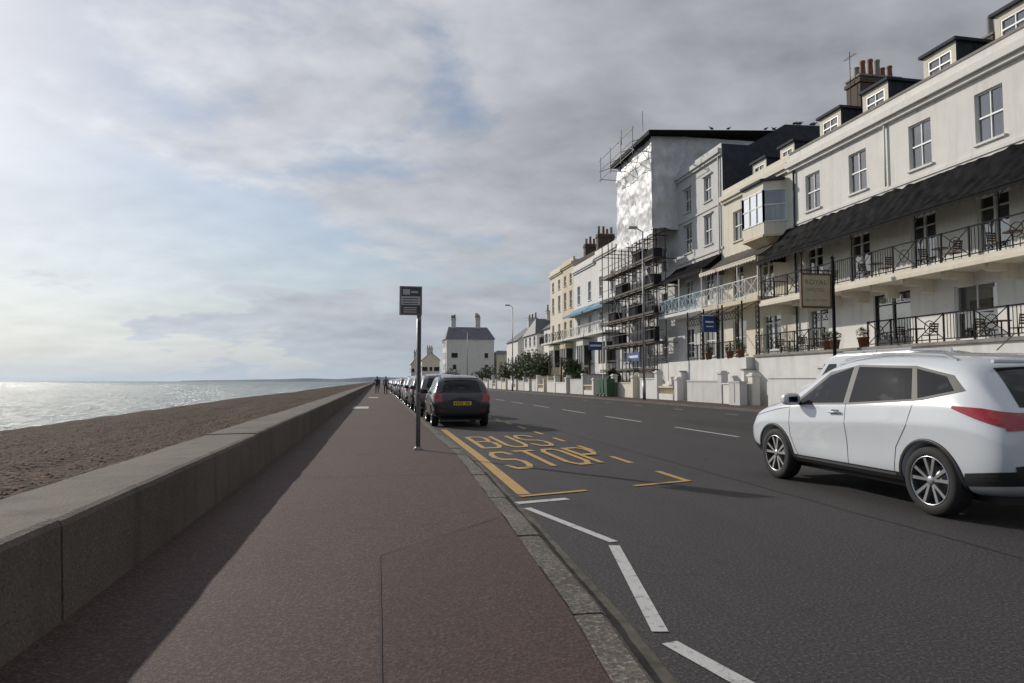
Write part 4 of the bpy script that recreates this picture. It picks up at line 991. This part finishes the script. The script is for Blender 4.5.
# ------------------------------------------------------------ people
SK=mat('skin',(.45,.27,.2),.6); HAIR=mat('hair',(.03,.02,.015),.7)
def person(x,y,z,rot,h,top,leg,ph=1):
    e=empty('pedestrian',(x,y,z)); e.rotation_euler[2]=rot; e.scale=(h/1.75,)*3
    V=[(0,0,.95),(0,0,1.12),(0,.01,1.32),(0,.02,1.45),(0,.02,1.53),
       (-.1,0,.9),(-.11,.18*ph,.5),(-.11,.12*ph,.09),(-.11,.24*ph,.04),
       (.1,0,.9),(.11,-.02*ph,.5),(.11,-.28*ph,.12),(.11,-.17*ph,.04),
       (-.19,.01,1.41),(-.24,-.1*ph,1.14),(-.23,.02*ph,.92),(-.22,.06*ph,.84),
       (.19,.01,1.41),(.24,.10*ph,1.14),(.23,.22*ph,.95),(.22,.28*ph,.88)]
    rad=[.14,.13,.155,.07,.055,.095,.065,.045,.04,.095,.065,.045,.04,.065,.048,.036,.03,.065,.048,.036,.03]
    E=[(0,1),(1,2),(2,3),(3,4),(0,5),(5,6),(6,7),(7,8),(0,9),(9,10),(10,11),(11,12),(2,13),(13,14),(14,15),(15,16),(2,17),(17,18),(18,19),(19,20)]
    me=bpy.data.meshes.new('figure'); me.from_pydata(V,E,[]); ob=bpy.data.objects.new('body',me); COL.objects.link(ob)
    ob.modifiers.new('k','SKIN'); sv=me.skin_vertices[0].data
    for i,r_ in enumerate(rad): sv[i].radius=(r_,r_*.8 if i<3 else r_)
    sv[0].use_root=True; s_=ob.modifiers.new('s','SUBSURF'); s_.levels=s_.render_levels=2
    bpy.context.view_layer.update(); dg=bpy.context.evaluated_depsgraph_get(); m2=bpy.data.meshes.new_from_object(ob.evaluated_get(dg)); ob.modifiers.clear(); ob.data=m2
    for m in (top,leg,SK): m2.materials.append(m)
    for p in m2.polygons:
        c=p.center; p.use_smooth=True
        p.material_index= 2 if (c.z>1.5 or (c.z<.9 and abs(c.x)>.18)) else (0 if c.z>.93 else 1)
    ob.parent=e; g=MB()
    g.lathe([(.001,-.12),(.05,-.1),(.075,-.03),(.078,.04),(.06,.1),(.001,.125)],(0,.03,1.63),(0,0,1),SK,14); g.beam((0,.1,1.62),(0,.125,1.6),.012,SK,6)
    g.lathe([(.088,-.04),(.088,.03),(.07,.1),(.001,.135)],(0,.012,1.635),(0,-.15,1),HAIR,14)
    for s in (-1,1): g.lathe([(.001,-.01),(.022,0),(.001,.01)],(s*.08,.03,1.62),(1,0,0),SK,8); g.beam((s*.028,.1,1.64),(s*.028,.106,1.64),.008,HAIR,6)
    g.build('head',e)
T1=mat('dark_coat',(.03,.03,.035),.8); T2=mat('blue_jeans',(.04,.05,.08),.8); T3=mat('grey_top',(.12,.12,.13),.8)
person(-.05,70,.08,0,1.72,T1,T2,1); person(.75,66,.08,math.pi,1.7,T3,T1,-1); person(.2,110,.08,0,1.75,T1,T1,1)

# ------------------------------------------------------------ world, sun, camera
wd=bpy.data.worlds.new('World'); sc.world=wd; wd.use_nodes=True; nt=wd.node_tree; bg=nt.nodes['Background']; out=nt.nodes['World Output']
sky=nn(nt,'ShaderNodeTexSky',sky_type='NISHITA'); sky.sun_disc=False; sky.sun_elevation=math.asin(SUN.z); sky.sun_rotation=math.atan2(SUN.x,SUN.y); sky.dust_density=.4; sky.air_density=1.0
nt.links.new(sky.outputs[0],bg.inputs[0]); bg.inputs[1].default_value=.085
tc=nn(nt,'ShaderNodeTexCoord'); sp=nn(nt,'ShaderNodeSeparateXYZ'); nt.links.new(tc.outputs['Generated'],sp.inputs[0])
zc=M(nt,'ADD',M(nt,'MAXIMUM',sp.outputs[2],0.0),.24)
cb=nn(nt,'ShaderNodeCombineXYZ'); nt.links.new(M(nt,'DIVIDE',sp.outputs[0],zc),cb.inputs[0]); nt.links.new(M(nt,'DIVIDE',sp.outputs[1],zc),cb.inputs[1]); cb.inputs[2].default_value=3.7
mp=nn(nt,'ShaderNodeMapping'); nt.links.new(cb.outputs[0],mp.inputs[0]); mp.inputs['Rotation'].default_value=(0,0,.6); mp.inputs['Scale'].default_value=(1.1,1.3,1)
mp2=nn(nt,'ShaderNodeMapping'); nt.links.new(mp.outputs[0],mp2.inputs[0]); mp2.inputs['Location'].default_value=(-.07,.09,.04)
A=NOISE(nt,mp.outputs[0],1.8,7,.54,.10); A2=NOISE(nt,mp2.outputs[0],1.8,5,.54,.10); Cn=NOISE(nt,mp.outputs[0],.6,2,.5)
dt=nn(nt,'ShaderNodeVectorMath',operation='DOT_PRODUCT'); nt.links.new(tc.outputs['Generated'],dt.inputs[0]); dt.inputs[1].default_value=SUN
rt=nn(nt,'ShaderNodeVectorMath',operation='DOT_PRODUCT'); nt.links.new(tc.outputs['Generated'],rt.inputs[0]); rt.inputs[1].default_value=(.95,-.1,.0)
cov=M(nt,'ADD',M(nt,'ADD',A,M(nt,'MULTIPLY',Cn,.40)),M(nt,'MULTIPLY',rt.outputs['Value'],.36))
mask=MR(nt,cov,.53,.69,0.30,1,True)
sun_=M(nt,'POWER',M(nt,'MAXIMUM',dt.outputs['Value'],0.0),5.0)
rel=M(nt,'MULTIPLY_ADD',M(nt,'SUBTRACT',A,A2),2.5,.46)
shade=M(nt,'ADD',rel,MR(nt,cov,1.05,.6,-.20,.30),clamp=True)
cc=MIX(nt,shade,(.265,.272,.310),(.585,.60,.64))
cs=nn(nt,'ShaderNodeVectorMath',operation='SCALE'); nt.links.new(cc,cs.inputs[0]); nt.links.new(M(nt,'ADD',M(nt,'MULTIPLY',sun_,.62),.86),cs.inputs['Scale'])
hz=M(nt,'POWER',2.718,M(nt,'MULTIPLY',M(nt,'MAXIMUM',sp.outputs[2],0.0),-9.0))
hz2=M(nt,'POWER',2.718,M(nt,'MULTIPLY',M(nt,'MAXIMUM',sp.outputs[2],0.0),-4.5))
hc=nn(nt,'ShaderNodeVectorMath',operation='SCALE'); hc.inputs[0].default_value=(.45,.52,.59); nt.links.new(M(nt,'ADD',M(nt,'MULTIPLY',sun_,.6),.86),hc.inputs['Scale'])
cc2=MIX(nt,M(nt,'MULTIPLY',hz,.85),cs.outputs[0],hc.outputs[0])
b2=nn(nt,'ShaderNodeBackground'); nt.links.new(cc2,b2.inputs[0]); b2.inputs[1].default_value=1.0
ms=nn(nt,'ShaderNodeMixShader'); nt.links.new(M(nt,'MAXIMUM',mask,hz2),ms.inputs[0]); nt.links.new(bg.outputs[0],ms.inputs[1]); nt.links.new(b2.outputs[0],ms.inputs[2]); nt.links.new(ms.outputs[0],out.inputs[0])
sl=bpy.data.lights.new('sun','SUN'); sl.energy=3.1; sl.angle=math.radians(.8); sl.color=(1,.93,.84); so=bpy.data.objects.new('sun',sl); COL.objects.link(so)
so.rotation_euler=SUN.to_track_quat('Z','Y').to_euler()
cam=bpy.data.cameras.new('camera'); cam.sensor_width=36; cam.lens=690/1024*36; cam.clip_end=20000; cam.clip_start=.05
co=bpy.data.objects.new('camera',cam); COL.objects.link(co); co.location=(0,0,1.33); co.rotation_euler=(math.radians(90+3.28),0,math.radians(-11)); sc.camera=co
